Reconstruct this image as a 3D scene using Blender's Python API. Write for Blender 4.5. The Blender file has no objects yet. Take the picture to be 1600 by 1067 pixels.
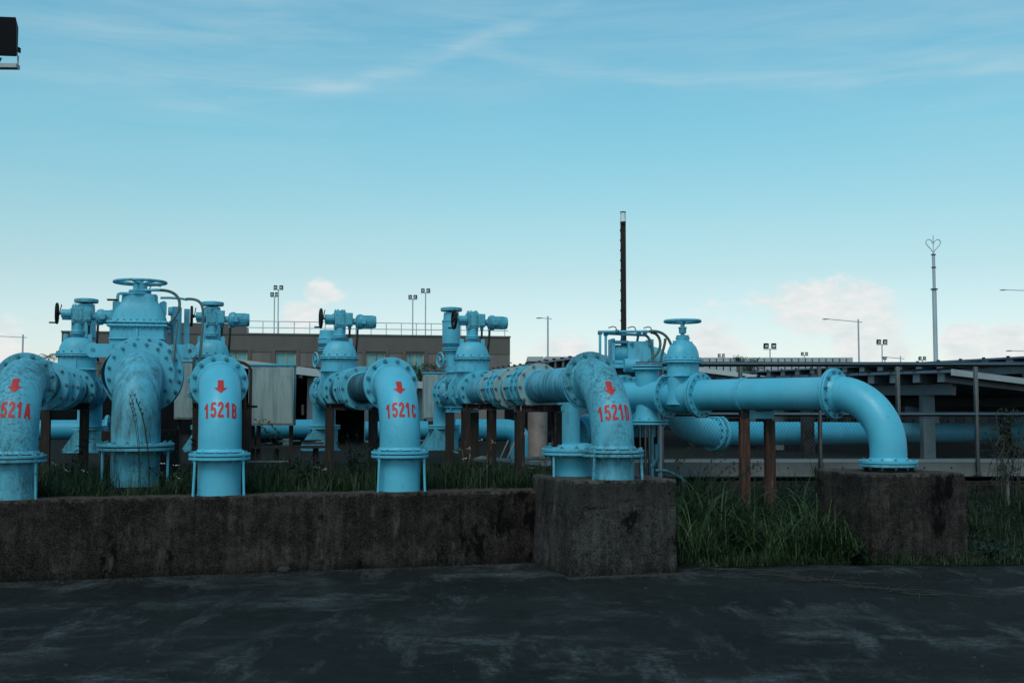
import bpy, math, random
from mathutils import Vector, Matrix, noise as mnoise

R = math.radians
PI = math.pi
scn = bpy.context.scene
col = scn.collection
random.seed(11)

# ------------------------------------------------------------------ camera
F = 1778.0
PITCH = R(3.43)
CAMZ = 1.6
cd = bpy.data.cameras.new('camera')
cam = bpy.data.objects.new('camera', cd)
col.objects.link(cam)
cam.location = (0, 0, CAMZ)
cam.rotation_euler = (PI / 2 + PITCH, 0, 0)
cd.sensor_width = 36.0
cd.lens = 36.0 * F / 1600.0
cd.clip_start = 0.1
cd.clip_end = 6000
scn.camera = cam

# ------------------------------------------------------------------ sky and light
SUN_EL, SUN_AZ = R(52), R(196)      # azimuth clockwise from +Y: behind the camera, a little left
WORLD_STRENGTH = 0.10
world = bpy.data.worlds.new('World')
scn.world = world
world.use_nodes = True


class NT:
    """tiny node expression helper"""
    def __init__(s, tree):
        s.t = tree
        s.n = tree.nodes
        s.l = tree.links

    def add(s, typ, **kw):
        nd = s.n.new(typ)
        for k, v in kw.items():
            if k.startswith('i_'):
                key = k[2:]
                key = int(key) if key.isdigit() else key.replace('_', ' ')
                s.put(nd.inputs[key], v)
            else:
                setattr(nd, k, v)
        return nd

    def put(s, sock, v):
        if hasattr(v, 'is_linked') or isinstance(v, bpy.types.NodeSocket):
            s.l.new(v, sock)
        else:
            try:
                sock.default_value = v
            except Exception:
                sock.default_value = (*v, 1.0)

    def m(s, op, a, b=0.0, c=None, clamp=False):
        nd = s.add('ShaderNodeMath', operation=op)
        nd.use_clamp = clamp
        s.put(nd.inputs[0], a)
        s.put(nd.inputs[1], b)
        if c is not None:
            s.put(nd.inputs[2], c)
        return nd.outputs[0]

    def mix(s, f, a, b, mode='MIX'):
        nd = s.add('ShaderNodeMix', data_type='RGBA', blend_type=mode)
        s.put(nd.inputs[0], f)
        for i, v in ((6, a), (7, b)):
            if isinstance(v, (tuple, list)) and len(v) == 3:
                v = (*v, 1.0)
            s.put(nd.inputs[i], v)
        return nd.outputs[2]

    def ramp(s, f, stops, interp='LINEAR'):
        nd = s.add('ShaderNodeValToRGB')
        cr = nd.color_ramp
        cr.interpolation = interp
        while len(cr.elements) > 1:
            cr.elements.remove(cr.elements[-1])
        cr.elements[0].position = stops[0][0]
        cr.elements[0].color = (*stops[0][1], 1) if not isinstance(stops[0][1], float) else (stops[0][1],) * 3 + (1,)
        for p, c in stops[1:]:
            e = cr.elements.new(p)
            e.color = (*c, 1) if not isinstance(c, float) else (c, c, c, 1)
        s.put(nd.inputs[0], f)
        return nd.outputs[0]

    def mr(s, v, a, b, c=0.0, d=1.0, smooth=False):
        nd = s.add('ShaderNodeMapRange')
        nd.clamp = True
        if smooth:
            nd.interpolation_type = 'SMOOTHSTEP'
        s.put(nd.inputs[0], v)
        for i, x in zip((1, 2, 3, 4), (a, b, c, d)):
            s.put(nd.inputs[i], x)
        return nd.outputs[0]

    def noise(s, vec, scale, detail=4, rough=0.55, dist=0.0):
        nd = s.add('ShaderNodeTexNoise')
        s.put(nd.inputs['Vector'], vec)
        nd.inputs['Scale'].default_value = scale
        nd.inputs['Detail'].default_value = detail
        nd.inputs['Roughness'].default_value = rough
        nd.inputs['Distortion'].default_value = dist
        return nd.outputs['Fac']

    def mapping(s, vec, scale=(1, 1, 1), loc=(0, 0, 0), rot=(0, 0, 0)):
        nd = s.add('ShaderNodeMapping')
        s.put(nd.inputs[0], vec)
        nd.inputs['Scale'].default_value = scale
        nd.inputs['Location'].default_value = loc
        nd.inputs['Rotation'].default_value = rot
        return nd.outputs[0]


def build_world():
    for n in list(world.node_tree.nodes):
        world.node_tree.nodes.remove(n)
    g = NT(world.node_tree)
    out = g.add('ShaderNodeOutputWorld')
    bg = g.add('ShaderNodeBackground')
    sky = g.add('ShaderNodeTexSky', sky_type='NISHITA')
    sky.sun_disc = False
    sky.sun_elevation = SUN_EL
    sky.sun_rotation = SUN_AZ
    sky.air_density = 1.0
    sky.dust_density = 0.6
    sky.ozone_density = 2.0
    tc = g.add('ShaderNodeTexCoord')
    d = tc.outputs['Generated']
    sep = g.add('ShaderNodeSeparateXYZ')
    g.put(sep.inputs[0], d)
    x, y, z = sep.outputs
    zc = g.m('MAXIMUM', z, 0.0)
    # the blue of the photograph leans to teal: a grade of the whole sky, stronger towards the zenith
    grade = g.ramp(zc, [(0.0, (1.5, 1.38, 1.50)), (0.06, (1.42, 1.35, 1.34)), (0.118, (1.29, 1.36, 1.17)), (0.16, (1.26, 1.48, 1.21)),
                        (0.24, (1.06, 1.66, 1.36)), (0.36, (0.94, 1.74, 1.50)), (0.6, (1.0, 1.7, 1.45)), (1.0, (0.95, 1.5, 1.3))])
    base = g.mix(1.0, sky.outputs[0], grade, 'MULTIPLY')
    # cloud layer -------------------------------------------------------
    # behind the camera the same kinds of cloud go on, driven by direction noise alone
    ys = g.m('MAXIMUM', y, 0.05)
    U = g.m('DIVIDE', x, ys)
    V = g.m('DIVIDE', z, ys)
    front = g.mr(y, 0.1, 0.3)
    nz = g.noise(g.mapping(d, (1, 1, 1.7)), 19.0, 7, 0.58, 0.3)
    nz2 = g.noise(g.mapping(d, (1, 1, 2.2), (3, 1, 2)), 48.0, 5, 0.6)
    blobs = [(-.166, .105, .026, .018, .95), (-.188, .083, .025, .02, .9), (.262, .088, .10, .030, .9), (.30, .105, .06, .02, .7),
             (.180, .058, .035, .030, .95), (.315, .060, .05, .032, .9), (.398, .055, .028, .026, 1.1), (.437, .053, .030, .028, 1.1),
             (.055, .052, .06, .028, .75), (-.445, .055, .03, .035, .8), (.24, .130, .10, .012, .30), (-.30, .05, .10, .02, .6)]
    tot = None
    for (u, v, ru, rv, s_) in blobs:
        a = g.m('DIVIDE', g.m('SUBTRACT', U, u), ru)
        b = g.m('DIVIDE', g.m('SUBTRACT', V, v), rv)
        q = g.m('ADD', g.m('MULTIPLY', a, a), g.m('MULTIPLY', b, b))
        e = g.m('MULTIPLY', g.m('EXPONENT', g.m('MULTIPLY', q, -0.8)), s_)
        tot = e if tot is None else g.m('MAXIMUM', tot, e)
    tot = g.m('MULTIPLY', tot, front)
    low = g.m('MULTIPLY', g.mr(z, 0.02, 0.10, 1, 0), g.mr(g.noise(d, 3.1, 3), 0.42, 0.6))
    tot = g.m('MAXIMUM', tot, g.m('MULTIPLY', low, 0.62))
    nn = g.m('ADD', g.m('MULTIPLY', nz, 0.75), g.m('MULTIPLY', nz2, 0.25))
    cum = g.mr(g.m('ADD', g.m('MULTIPLY', tot, 0.62), nn), 0.785, 0.985, 0, 1, True)
    cum = g.m('MULTIPLY', cum, 0.92)
    # high cirrus: stretched noise inside a few long sweeps
    wav = g.m('MULTIPLY', g.m('SUBTRACT', g.noise(d, 5.0, 3), 0.5), 0.05)
    Vw = g.m('ADD', V, wav)
    sweeps = [(-.12, .10, .300, .75, .9, .008, .17, .9), (-.30, .0, .296, -.05, .0, .010, .20, .5), (.05, .45, .306, -.02, .0, .012, .5, .0),
              (.25, .30, .290, .03, .55, .007, .30, .8), (.35, .20, .315, .10, .0, .020, .25, .30), (.05, .3, .345, .05, .0, .02, .35, .35),
              (-.36, .1, .335, -.3, .0, .012, .08, .35)]
    tc_ = None
    for (u0, _, v0, sl, cur, wid, ext, s_) in sweeps:
        du = g.m('SUBTRACT', U, u0)
        line = g.m('ADD', g.m('ADD', g.m('MULTIPLY', du, sl * 0.35), v0), g.m('MULTIPLY', g.m('MULTIPLY', du, du), cur * 0.6))
        b = g.m('DIVIDE', g.m('SUBTRACT', Vw, line), wid)
        a = g.m('DIVIDE', du, ext)
        q = g.m('ADD', g.m('MULTIPLY', a, a), g.m('MULTIPLY', b, b))
        e = g.m('MULTIPLY', g.m('EXPONENT', g.m('MULTIPLY', q, -0.9)), s_)
        tc_ = e if tc_ is None else g.m('ADD', tc_, e)
    tc_ = g.m('MULTIPLY', tc_, front)
    strk = g.noise(g.mapping(d, (3.0, 3.0, 26.0), (0, 0, 0), (0, R(7), 0)), 2.2, 7, 0.6, 0.4)
    strk = g.mr(strk, 0.34, 0.66, .12, 1.0)
    gen = g.m('MULTIPLY', g.mr(g.noise(d, 2.0, 3), 0.40, 0.66), g.m('MULTIPLY', g.mr(z, 0.1, 0.28), 0.30))
    cir = g.m('MULTIPLY', g.m('ADD', g.m('MULTIPLY', tc_, 0.60), gen), strk, clamp=True)
    cir = g.m('MULTIPLY', cir, 0.75)
    veil = g.mr(z, 0.0, 0.16, 0.30, 0.0)
    ccol = g.mix(g.mr(nz2, 0.35, 0.65), (7.2, 7.8, 7.9, 1), (8.6, 8.65, 8.55, 1))
    base2 = g.mix(veil, base, (5.2, 7.2, 7.6, 1))
    c1 = g.mix(cir, base2, (5.4, 7.0, 7.6, 1))
    c2 = g.mix(cum, c1, ccol)
    g.put(bg.inputs[0], c2)
    bg.inputs[1].default_value = WORLD_STRENGTH
    g.l.new(bg.outputs[0], out.inputs[0])


build_world()
sl = bpy.data.lights.new('sun', 'SUN')
sun = bpy.data.objects.new('sun', sl)
col.objects.link(sun)
sl.energy = 1.5
sl.angle = R(28)
sl.color = (1.0, 0.95, 0.88)
sdir = Vector((math.sin(SUN_AZ) * math.cos(SUN_EL), math.cos(SUN_AZ) * math.cos(SUN_EL), math.sin(SUN_EL)))
sun.rotation_euler = sdir.to_track_quat('Z', 'Y').to_euler()
sun.location = sdir * 40
scn.view_settings.view_transform = 'Standard'
scn.view_settings.look = 'None'
scn.view_settings.exposure = 0.0
scn.view_settings.gamma = 1.0
scn.view_settings.use_curve_mapping = False

# ------------------------------------------------------------------ materials
M = {}


def new_mat(name):
    m = bpy.data.materials.new(name)
    m.use_nodes = True
    for n in list(m.node_tree.nodes):
        m.node_tree.nodes.remove(n)
    g = NT(m.node_tree)
    out = g.add('ShaderNodeOutputMaterial')
    b = g.add('ShaderNodeBsdfPrincipled')
    g.l.new(b.outputs[0], out.inputs[0])
    M[name] = m
    return g, b


def coords(g):
    tc = g.add('ShaderNodeTexCoord')
    oi = g.add('ShaderNodeObjectInfo')
    va = g.add('ShaderNodeVectorMath', operation='ADD')
    g.put(va.inputs[0], tc.outputs['Object'])
    cmb = g.add('ShaderNodeCombineXYZ')
    r = g.m('MULTIPLY', oi.outputs['Random'], 37.0)
    g.put(cmb.inputs[0], r)
    g.put(cmb.inputs[1], g.m('MULTIPLY', oi.outputs['Random'], 91.0))
    g.put(va.inputs[1], cmb.outputs[0])
    return va.outputs[0], oi.outputs['Random']


def bump(g, b, h, strength=0.3, dist=0.01):
    bp = g.add('ShaderNodeBump')
    bp.inputs['Strength'].default_value = strength
    bp.inputs['Distance'].default_value = dist
    g.put(bp.inputs['Height'], h)
    g.put(b.inputs['Normal'], bp.outputs[0])


def paint(name, base, wear=0.5, grime=0.3, rough=0.42, rust=0.15):
    g, b = new_mat(name)
    v, rnd = coords(g)
    n1 = g.noise(v, 3.0, 4)
    c = g.mix(g.mr(n1, .3, .7), tuple(x * 0.90 for x in base), tuple(min(1, x * 1.06) for x in base))
    c = g.mix(g.m('MULTIPLY', g.mr(g.noise(v, 11.0, 5, .7), .45, .75), .35), c, tuple(x * .8 + .03 for x in base))
    # grime running down
    st = g.noise(g.mapping(v, (5, 5, 1.0)), 2.6, 7, 0.70)
    big = g.noise(v, 2.4, 4)
    gr = g.m('MULTIPLY', g.mr(st, .60 - .22 * grime, .80 - .2 * grime), g.mr(big, .62 - .35 * grime, .80 - .2 * grime))
    c = g.mix(g.m('MULTIPLY', gr, .35 + .6 * grime), c, (0.020, 0.035, 0.035, 1))
    # mildew: fine dark mottling in clouds, then small sharp chips
    mo = g.noise(v, 30.0, 8, .78)
    cl = g.noise(g.mapping(v, (1, 1, .6)), 3.2, 4, .6)
    mot = g.m('MULTIPLY', g.mr(mo, .58 - .07 * wear, .70 - .05 * wear), g.mr(cl, .60 - .13 * wear, .74 - .12 * wear))
    c = g.mix(g.m('MULTIPLY', mot, min(.85, .30 + .45 * wear)), c, (0.018, 0.045, 0.050, 1))
    ch = g.noise(v, 42.0, 6, .70)
    ch2 = g.noise(v, 3.5, 3)
    thr = .745 - .06 * wear
    chips = g.m('MULTIPLY', g.mr(ch, thr, thr + .02), g.mr(ch2, .60 - .25 * wear, .72 - .2 * wear))
    c = g.mix(chips, c, (0.025, 0.022, 0.022, 1))
    fade = g.noise(g.mapping(v, (1, 1, .5), (9, 1, 4)), 1.6, 5, .6)
    c = g.mix(g.mr(fade, .50, .72, 0, .22), c, tuple(min(1, x * .75 + .14) for x in base))
    # scratches
    sc = g.noise(g.mapping(v, (4, 14, 5), (0, 0, 0), (.4, .3, .5)), 4.0, 3, .5, 1.5)
    scr = g.m('MULTIPLY', g.mr(g.m('ABSOLUTE', g.m('SUBTRACT', sc, .5)), 0.0, .006, 1, 0), g.mr(g.noise(v, 5.0, 2), .58, .64))
    c = g.mix(g.m('MULTIPLY', scr, .3 + .4 * wear), c, (0.02, 0.03, 0.035, 1))
    ru = g.m('MULTIPLY', g.mr(g.noise(g.mapping(v, (5, 5, 1.5), (7, 3, 1)), 3.0, 7, .7), .70 - .1 * rust, .78 - .1 * rust), min(1, rust * 2.0))
    c = g.mix(ru, c, (0.09, 0.035, 0.018, 1))
    g.put(b.inputs['Base Color'], c)
    rr = g.m('ADD', g.mr(ch, .4, .7, rough - .06, rough + .14), g.m('MULTIPLY', g.m('MAXIMUM', chips, gr), .25))
    g.put(b.inputs['Roughness'], rr)
    b.inputs['Specular IOR Level'].default_value = 0.35
    hh = g.m('ADD', g.m('MULTIPLY', g.noise(v, 26.0, 4), .35), g.m('SUBTRACT', g.m('MULTIPLY', g.noise(v, 5.0, 2), .9), g.m('MULTIPLY', chips, .5)))
    bump(g, b, hh, 0.32, 0.008)


TEAL = (0.082, 0.42, 0.565)
paint('paint', TEAL, .65, .30, .40, .05)
paint('paint_used', (0.088, 0.41, 0.545), .70, .55, .45, .18)
paint('paint_worn', (0.090, 0.38, 0.50), 1.5, .80, .50, .2)
paint('paint_grimy', (0.088, 0.385, 0.51), .95, .85, .48, .3)
paint('paint_shaded', (0.025, 0.17, 0.24), .9, 1.1, .6, .12)  # darkened teal: shadow on the pipe behind 1521C put into the colour
paint('paint_grey_ring', (0.26, 0.36, 0.37), .9, .5, .55, .35)
paint('paint_machine', (0.085, 0.39, 0.51), .9, .75, .42, .12)
paint('paint_far', (0.035, 0.31, 0.45), .3, .3, .5, .1)


def simple(name, c, rough=.5, metal=0.0, var=.15, scale=8.0, bmp=.2, bdist=.005, spec=.35):
    g, b = new_mat(name)
    v, rnd = coords(g)
    n = g.noise(v, scale, 6, .65)
    cc = g.mix(g.mr(n, .3, .7), tuple(x * (1 - var) for x in c), tuple(min(1, x * (1 + var)) for x in c))
    g.put(b.inputs['Base Color'], cc)
    b.inputs['Roughness'].default_value = rough
    b.inputs['Metallic'].default_value = metal
    b.inputs['Specular IOR Level'].default_value = spec
    if bmp:
        bump(g, b, g.noise(v, scale * 4, 5), bmp, bdist)
    return g, b


paint('bolt_paint', (0.045, 0.25, 0.33), .9, .8, .5, .5)
simple('black_iron', (0.008, 0.008, 0.009), .5, spec=.15)
simple('black_rubber', (0.014, 0.018, 0.018), .6)
simple('hose', (0.07, 0.12, 0.12), .55, 0, .4, 20)
simple('red_paint', (0.42, 0.025, 0.028), .5, 0, .15, 30)
simple('steel_rail', (0.13, 0.145, 0.16), .26, 1.0, .12, 5)
simple('steel_bolt', (0.16, 0.22, 0.23), .45, .5, .4, 30)
simple('galv_far', (0.40, 0.45, 0.48), .5, .3, .1, 2, 0)
simple('lamp_black', (0.004, 0.004, 0.005), .6, 0, .1, 2, 0, spec=.08)
simple('lamp_glass', (0.55, 0.6, 0.62), .15, 0, .1, 2, 0)
simple('shade_black', (0.006, 0.007, 0.008), .9, 0, .3, 1.0, 0, spec=.05)  # near black: shade under the roofs put into the colour
simple('carport_steel', (0.10, 0.125, 0.14), .55, .1, .2, 2)
simple('panel_blue', (0.055, 0.095, 0.14), .3, 0, .2, 1, 0)
simple('fascia', (0.36, 0.38, 0.39), .6, 0, .15, 2, 0)
simple('white_fascia', (0.62, 0.62, 0.60), .6, 0, .1, 2, 0)
simple('kerb_steel', (0.12, 0.125, 0.125), .6, 0, .25, 3)
simple('window_glass', (0.10, 0.33, 0.36), .12, 0, .2, .3, 0)
simple('window_frame', (0.35, 0.34, 0.26), .6, 0, .1, 2, 0)
simple('wood_twig', (0.028, 0.023, 0.016), .8, 0, .4, 30)
simple('stone', (0.030, 0.028, 0.027), .9, 0, .4, 30)
simple('flower', (0.5, 0.48, 0.42), .8, 0, .1, 30, 0)
simple('steel_tank', (0.30, 0.25, 0.23), .5, .3, .3, 4)
simple('pipe_inner', (0.01, 0.02, 0.022), .8)
simple('clear_cap', (0.65, 0.72, 0.74), .25, 0, .2, 20)
simple('bright_gap', (0.45, 0.40, 0.40), .8, 0, .1, 2, 0)  # pale tone imitating daylight seen through the shed


def mat_rust():
    g, b = new_mat('rust')
    v, _ = coords(g)
    st = g.noise(g.mapping(v, (14, 14, 1.6)), 1.6, 7, .7)
    c = g.ramp(st, [(0.30, (0.006, 0.004, 0.004)), (0.48, (0.013, 0.007, 0.006)), (0.57, (0.032, 0.014, 0.010)), (0.62, (0.05, 0.035, 0.028)), (.66, (0.24, 0.25, 0.24))])
    g.put(b.inputs['Base Color'], c)
    b.inputs['Roughness'].default_value = .85
    bump(g, b, g.noise(g.mapping(v, (1, 1, .4)), 30, 6, .7), .5, .01)
    g, b = new_mat('rust_dark')
    v, _ = coords(g)
    st = g.noise(g.mapping(v, (16, 16, 2.2)), 1.8, 7, .7)
    c = g.ramp(st, [(0.30, (0.006, 0.006, 0.006)), (0.52, (0.018, 0.012, 0.010)), (0.62, (0.035, 0.018, 0.014)), (0.70, (0.07, 0.06, 0.055)), (.76, (0.22, 0.22, 0.21))])
    g.put(b.inputs['Base Color'], c)
    b.inputs['Roughness'].default_value = .85
    bump(g, b, g.noise(v, 30, 6, .7), .4, .008)
    g, b = new_mat('rust_orange')
    v, _ = coords(g)
    st = g.noise(g.mapping(v, (12, 12, 1.1)), 2.0, 7, .7)
    c = g.ramp(st, [(0.30, (0.010, 0.006, 0.005)), (0.44, (0.028, 0.011, 0.008)), (0.53, (0.055, 0.020, 0.011)), (0.60, (0.09, 0.042, 0.026)), (.67, (0.24, 0.22, 0.20))])
    g.put(b.inputs['Base Color'], c)
    b.inputs['Roughness'].default_value = .85
    bump(g, b, g.noise(v, 30, 6, .7), .5, .01)


mat_rust()


def mat_concrete(name, dark, mid, light, lift=0.0, rim=0.0):
    g, b = new_mat(name)
    v, _ = coords(g)
    tco = g.add('ShaderNodeTexCoord').outputs['Object']
    sp = g.add('ShaderNodeSeparateXYZ')
    g.put(sp.inputs[0], tco)
    z = sp.outputs[2]
    n = g.noise(v, 2.6, 7, .68)
    st = g.noise(g.mapping(v, (8, 8, .8)), 1.4, 8, .72)
    med = g.noise(v, 16.0, 6, .75)
    spk = g.noise(v, 75.0, 4, .8)
    mixv = g.m('ADD', g.m('ADD', g.m('MULTIPLY', n, .38), g.m('MULTIPLY', st, .34)), g.m('MULTIPLY', med, .28))
    c = g.ramp(mixv, [(0.40, dark), (0.50, mid), (0.60, light), (.66, tuple(x * 1.5 for x in light))])
    c = g.mix(g.m('MULTIPLY', g.mr(spk, .50, .70), .55), c, tuple(x * 1.7 + .004 for x in light))
    c = g.mix(g.m('MULTIPLY', g.mr(spk, .48, .36), .75), c, tuple(x * .45 for x in dark))
    blot = g.noise(g.mapping(v, (1, 1, .55), (5, 2, 0)), 2.1, 7, .75)
    c = g.mix(g.mr(blot, .57, .62, 0, .9), c, tuple(x * .28 for x in dark))
    pale = g.noise(g.mapping(v, (3, 3, 1.0), (1, 7, 0)), 1.5, 6, .7)
    c = g.mix(g.mr(pale, .60, .70, 0, .5), c, tuple(x * 1.9 for x in light))
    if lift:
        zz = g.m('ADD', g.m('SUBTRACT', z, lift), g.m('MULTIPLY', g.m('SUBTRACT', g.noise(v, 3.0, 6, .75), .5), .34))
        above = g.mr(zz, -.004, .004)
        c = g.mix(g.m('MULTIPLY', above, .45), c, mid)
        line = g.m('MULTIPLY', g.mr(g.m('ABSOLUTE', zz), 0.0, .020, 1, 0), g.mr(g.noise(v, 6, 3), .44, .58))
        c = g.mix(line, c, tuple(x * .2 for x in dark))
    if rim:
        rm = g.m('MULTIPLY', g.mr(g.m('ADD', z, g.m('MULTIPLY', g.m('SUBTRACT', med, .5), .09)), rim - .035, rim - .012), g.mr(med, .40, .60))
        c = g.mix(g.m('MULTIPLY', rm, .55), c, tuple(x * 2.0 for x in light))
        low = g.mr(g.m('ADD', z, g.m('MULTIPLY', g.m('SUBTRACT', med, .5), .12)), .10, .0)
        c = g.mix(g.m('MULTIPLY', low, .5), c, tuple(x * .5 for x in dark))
    cr = g.noise(g.mapping(v, (1, 1, 1), (3, 8, 2)), 1.3, 5, .55, .8)
    crk = g.m('MULTIPLY', g.mr(g.m('ABSOLUTE', g.m('SUBTRACT', cr, .5)), .0, .0022, 1, 0), g.mr(g.noise(v, 1.9, 3), .50, .56))
    c = g.mix(crk, c, (.001, .001, .001, 1))
    g.put(b.inputs['Base Color'], c)
    b.inputs['Roughness'].default_value = .95
    b.inputs['Specular IOR Level'].default_value = .12
    h = g.m('ADD', g.m('MULTIPLY', spk, .5), g.m('SUBTRACT', g.m('MULTIPLY', med, 1.3), g.m('MULTIPLY', crk, 1.5)))
    bump(g, b, h, 1.0, .018)


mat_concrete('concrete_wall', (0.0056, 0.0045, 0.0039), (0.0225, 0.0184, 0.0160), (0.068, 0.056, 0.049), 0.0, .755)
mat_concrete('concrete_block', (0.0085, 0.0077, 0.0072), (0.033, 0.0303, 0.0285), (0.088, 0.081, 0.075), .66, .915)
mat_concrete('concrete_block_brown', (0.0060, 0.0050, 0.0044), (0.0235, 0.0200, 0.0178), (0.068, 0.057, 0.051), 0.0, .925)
mat_concrete('concrete_kerb', (0.012, 0.011, 0.010), (0.022, 0.020, 0.019), (0.04, 0.037, 0.034))
mat_concrete('yard_ground', (0.004, 0.0042, 0.0035), (0.009, 0.0085, 0.007), (0.018, 0.017, 0.014))


def mat_building():
    g, b = new_mat('building_wall')
    v, _ = coords(g)
    st = g.noise(g.mapping(v, (1, 1, .15)), .5, 5)
    n = g.noise(v, .18, 4)
    c = g.ramp(g.m('ADD', g.m('MULTIPLY', st, .6), g.m('MULTIPLY', n, .4)), [(.35, (.080, .070, .066)), (.65, (.125, .110, .104))])
    g.put(b.inputs['Base Color'], c)
    b.inputs['Roughness'].default_value = .9
    g, b = new_mat('building_wall_low')
    v, _ = coords(g)
    st = g.noise(g.mapping(v, (1, 1, .15)), .7, 5)
    c = g.ramp(st, [(.35, (.115, .102, .094)), (.65, (.165, .148, .138))])
    g.put(b.inputs['Base Color'], c)
    b.inputs['Roughness'].default_value = .9
    g, b = new_mat('cabinet_face')
    v, _ = coords(g)
    st = g.noise(g.mapping(v, (10, 10, .9)), 1.3, 7, .65)
    c = g.ramp(st, [(.30, (.10, .14, .14)), (.48, (.20, .26, .26)), (.60, (.27, .34, .33)), (.75, (.20, .20, .18))])
    c = g.mix(g.mr(g.noise(v, 7, 5), .62, .72, 0, .6), c, (.06, .20, .25, 1))
    g.put(b.inputs['Base Color'], c)
    b.inputs['Roughness'].default_value = .6


mat_building()


def mat_tarmac():
    g, b = new_mat('tarmac')
    tc = g.add('ShaderNodeTexCoord')
    v = tc.outputs['Object']
    n = g.noise(v, .8, 6, .62)
    fine = g.noise(v, 34.0, 6, .85)
    # dusty pale scuffs, long and uneven, swept by turning wheels
    warp = g.add('ShaderNodeVectorMath', operation='ADD')
    nzc = g.add('ShaderNodeTexNoise')
    g.put(nzc.inputs['Vector'], v)
    nzc.inputs['Scale'].default_value = .6
    g.put(warp.inputs[0], v)
    sc = g.add('ShaderNodeVectorMath', operation='SCALE')
    g.put(sc.inputs[0], nzc.outputs['Color'])
    sc.inputs['Scale'].default_value = .45
    g.put(warp.inputs[1], sc.outputs[0])
    w = warp.outputs[0]
    s1 = g.noise(g.mapping(w, (.8, 1.15, 1), (0, 0, 0), (0, 0, R(18))), 1.25, 10, .70)
    s2 = g.noise(g.mapping(w, (2.4, .6, 1), (4, 3, 0), (0, 0, R(-32))), 1.2, 10, .70)
    area = g.mr(g.noise(g.mapping(v, (.5, .8, 1), (2, 5, 0)), .8, 4), .36, .56)
    brk = g.noise(g.mapping(v, (7, 13, 1), (0, 0, 0), (0, 0, R(12))), 1.6, 7, .75)
    dust = g.m('MULTIPLY', g.m('MAXIMUM', g.mr(s1, .515, .66), g.m('MULTIPLY', g.mr(s2, .535, .67), .95)), area)
    dust = g.m('MULTIPLY', dust, g.mr(brk, .36, .60, .15, 1.0))
    dust = g.m('MULTIPLY', dust, g.mr(fine, .38, .60, .30, 1.0))
    # arc shaped tyre marks
    lenv = g.add('ShaderNodeVectorMath', operation='DISTANCE')
    g.put(lenv.inputs[0], v)
    lenv.inputs[1].default_value = (-1.4, 4.9, 0)
    arc = g.mr(g.m('ABSOLUTE', g.m('SUBTRACT', lenv.outputs['Value'], 3.3)), .0, .09, 1, 0)
    lenv2 = g.add('ShaderNodeVectorMath', operation='DISTANCE')
    g.put(lenv2.inputs[0], v)
    lenv2.inputs[1].default_value = (-6.5, 9.5, 0)
    arc2 = g.mr(g.m('ABSOLUTE', g.m('SUBTRACT', lenv2.outputs['Value'], 4.9)), .0, .12, 1, 0)
    arcs = g.m('MULTIPLY', g.m('MAXIMUM', arc, arc2), g.mr(s1, .40, .60))
    c = g.mix(g.mr(n, .35, .65), (.0060, .0074, .0072, 1), (.0145, .0168, .0162, 1))
    c = g.mix(g.m('MULTIPLY', dust, .95), c, (.155, .178, .187, 1))
    c = g.mix(g.m('MULTIPLY', arcs, .30), c, (.07, .09, .10, 1))
    c = g.mix(g.m('MULTIPLY', g.mr(g.noise(v, 7.0, 5, .7), .50, .68), .35), c, (.030, .036, .036, 1))
    c = g.mix(g.m('MULTIPLY', g.mr(fine, .54, .68), .50), c, (.055, .062, .062, 1))
    c = g.mix(g.m('MULTIPLY', g.mr(fine, .47, .36), .8), c, (.006, .007, .007, 1))
    g.put(b.inputs['Base Color'], c)
    b.inputs['Roughness'].default_value = .9
    b.inputs['Specular IOR Level'].default_value = .15
    bump(g, b, g.m('ADD', fine, g.m('MULTIPLY', g.noise(v, 9, 5), .6)), 1.0, .016)


mat_tarmac()


def mat_leaf(name, a, b_, c_):
    g, b = new_mat(name)
    ge = g.add('ShaderNodeNewGeometry')
    rp = ge.outputs['Random Per Island']
    c = g.ramp(rp, [(0.0, a), (0.55, b_), (0.93, b_), (1.0, c_)])
    g.put(b.inputs['Base Color'], c)
    b.inputs['Roughness'].default_value = .55
    b.inputs['Specular IOR Level'].default_value = .25


mat_leaf('grass_blade', (.005, .015, .003), (.015, .036, .009), (.06, .07, .04))
mat_leaf('grass_arch', (.014, .034, .008), (.036, .066, .022), (.12, .14, .09))
mat_leaf('verge_leaf', (.008, .020, .006), (.020, .038, .012), (.08, .08, .05))
mat_leaf('grass_dry', (.010, .017, .007), (.026, .034, .017), (.09, .085, .06))
mat_leaf('weed_leaf', (.005, .014, .007), (.012, .026, .013), (.024, .035, .018))
mat_leaf('tree_leaf', (.012, .030, .016), (.028, .055, .028), (.05, .07, .035))
mat_leaf('straw', (.030, .027, .018), (.060, .052, .038), (.16, .14, .11))


# ------------------------------------------------------------------ mesh helpers
def basis(axis):
    a = Vector(axis).normalized()
    t = Vector((0, 0, 1)) if abs(a.z) < .9 else Vector((1, 0, 0))
    if abs(a.z) >= .9:
        x = Vector((1, 0, 0))
    else:
        x = t.cross(a).normalized()
    y = a.cross(x).normalized()
    x = y.cross(a).normalized()
    return x, y, a


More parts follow.
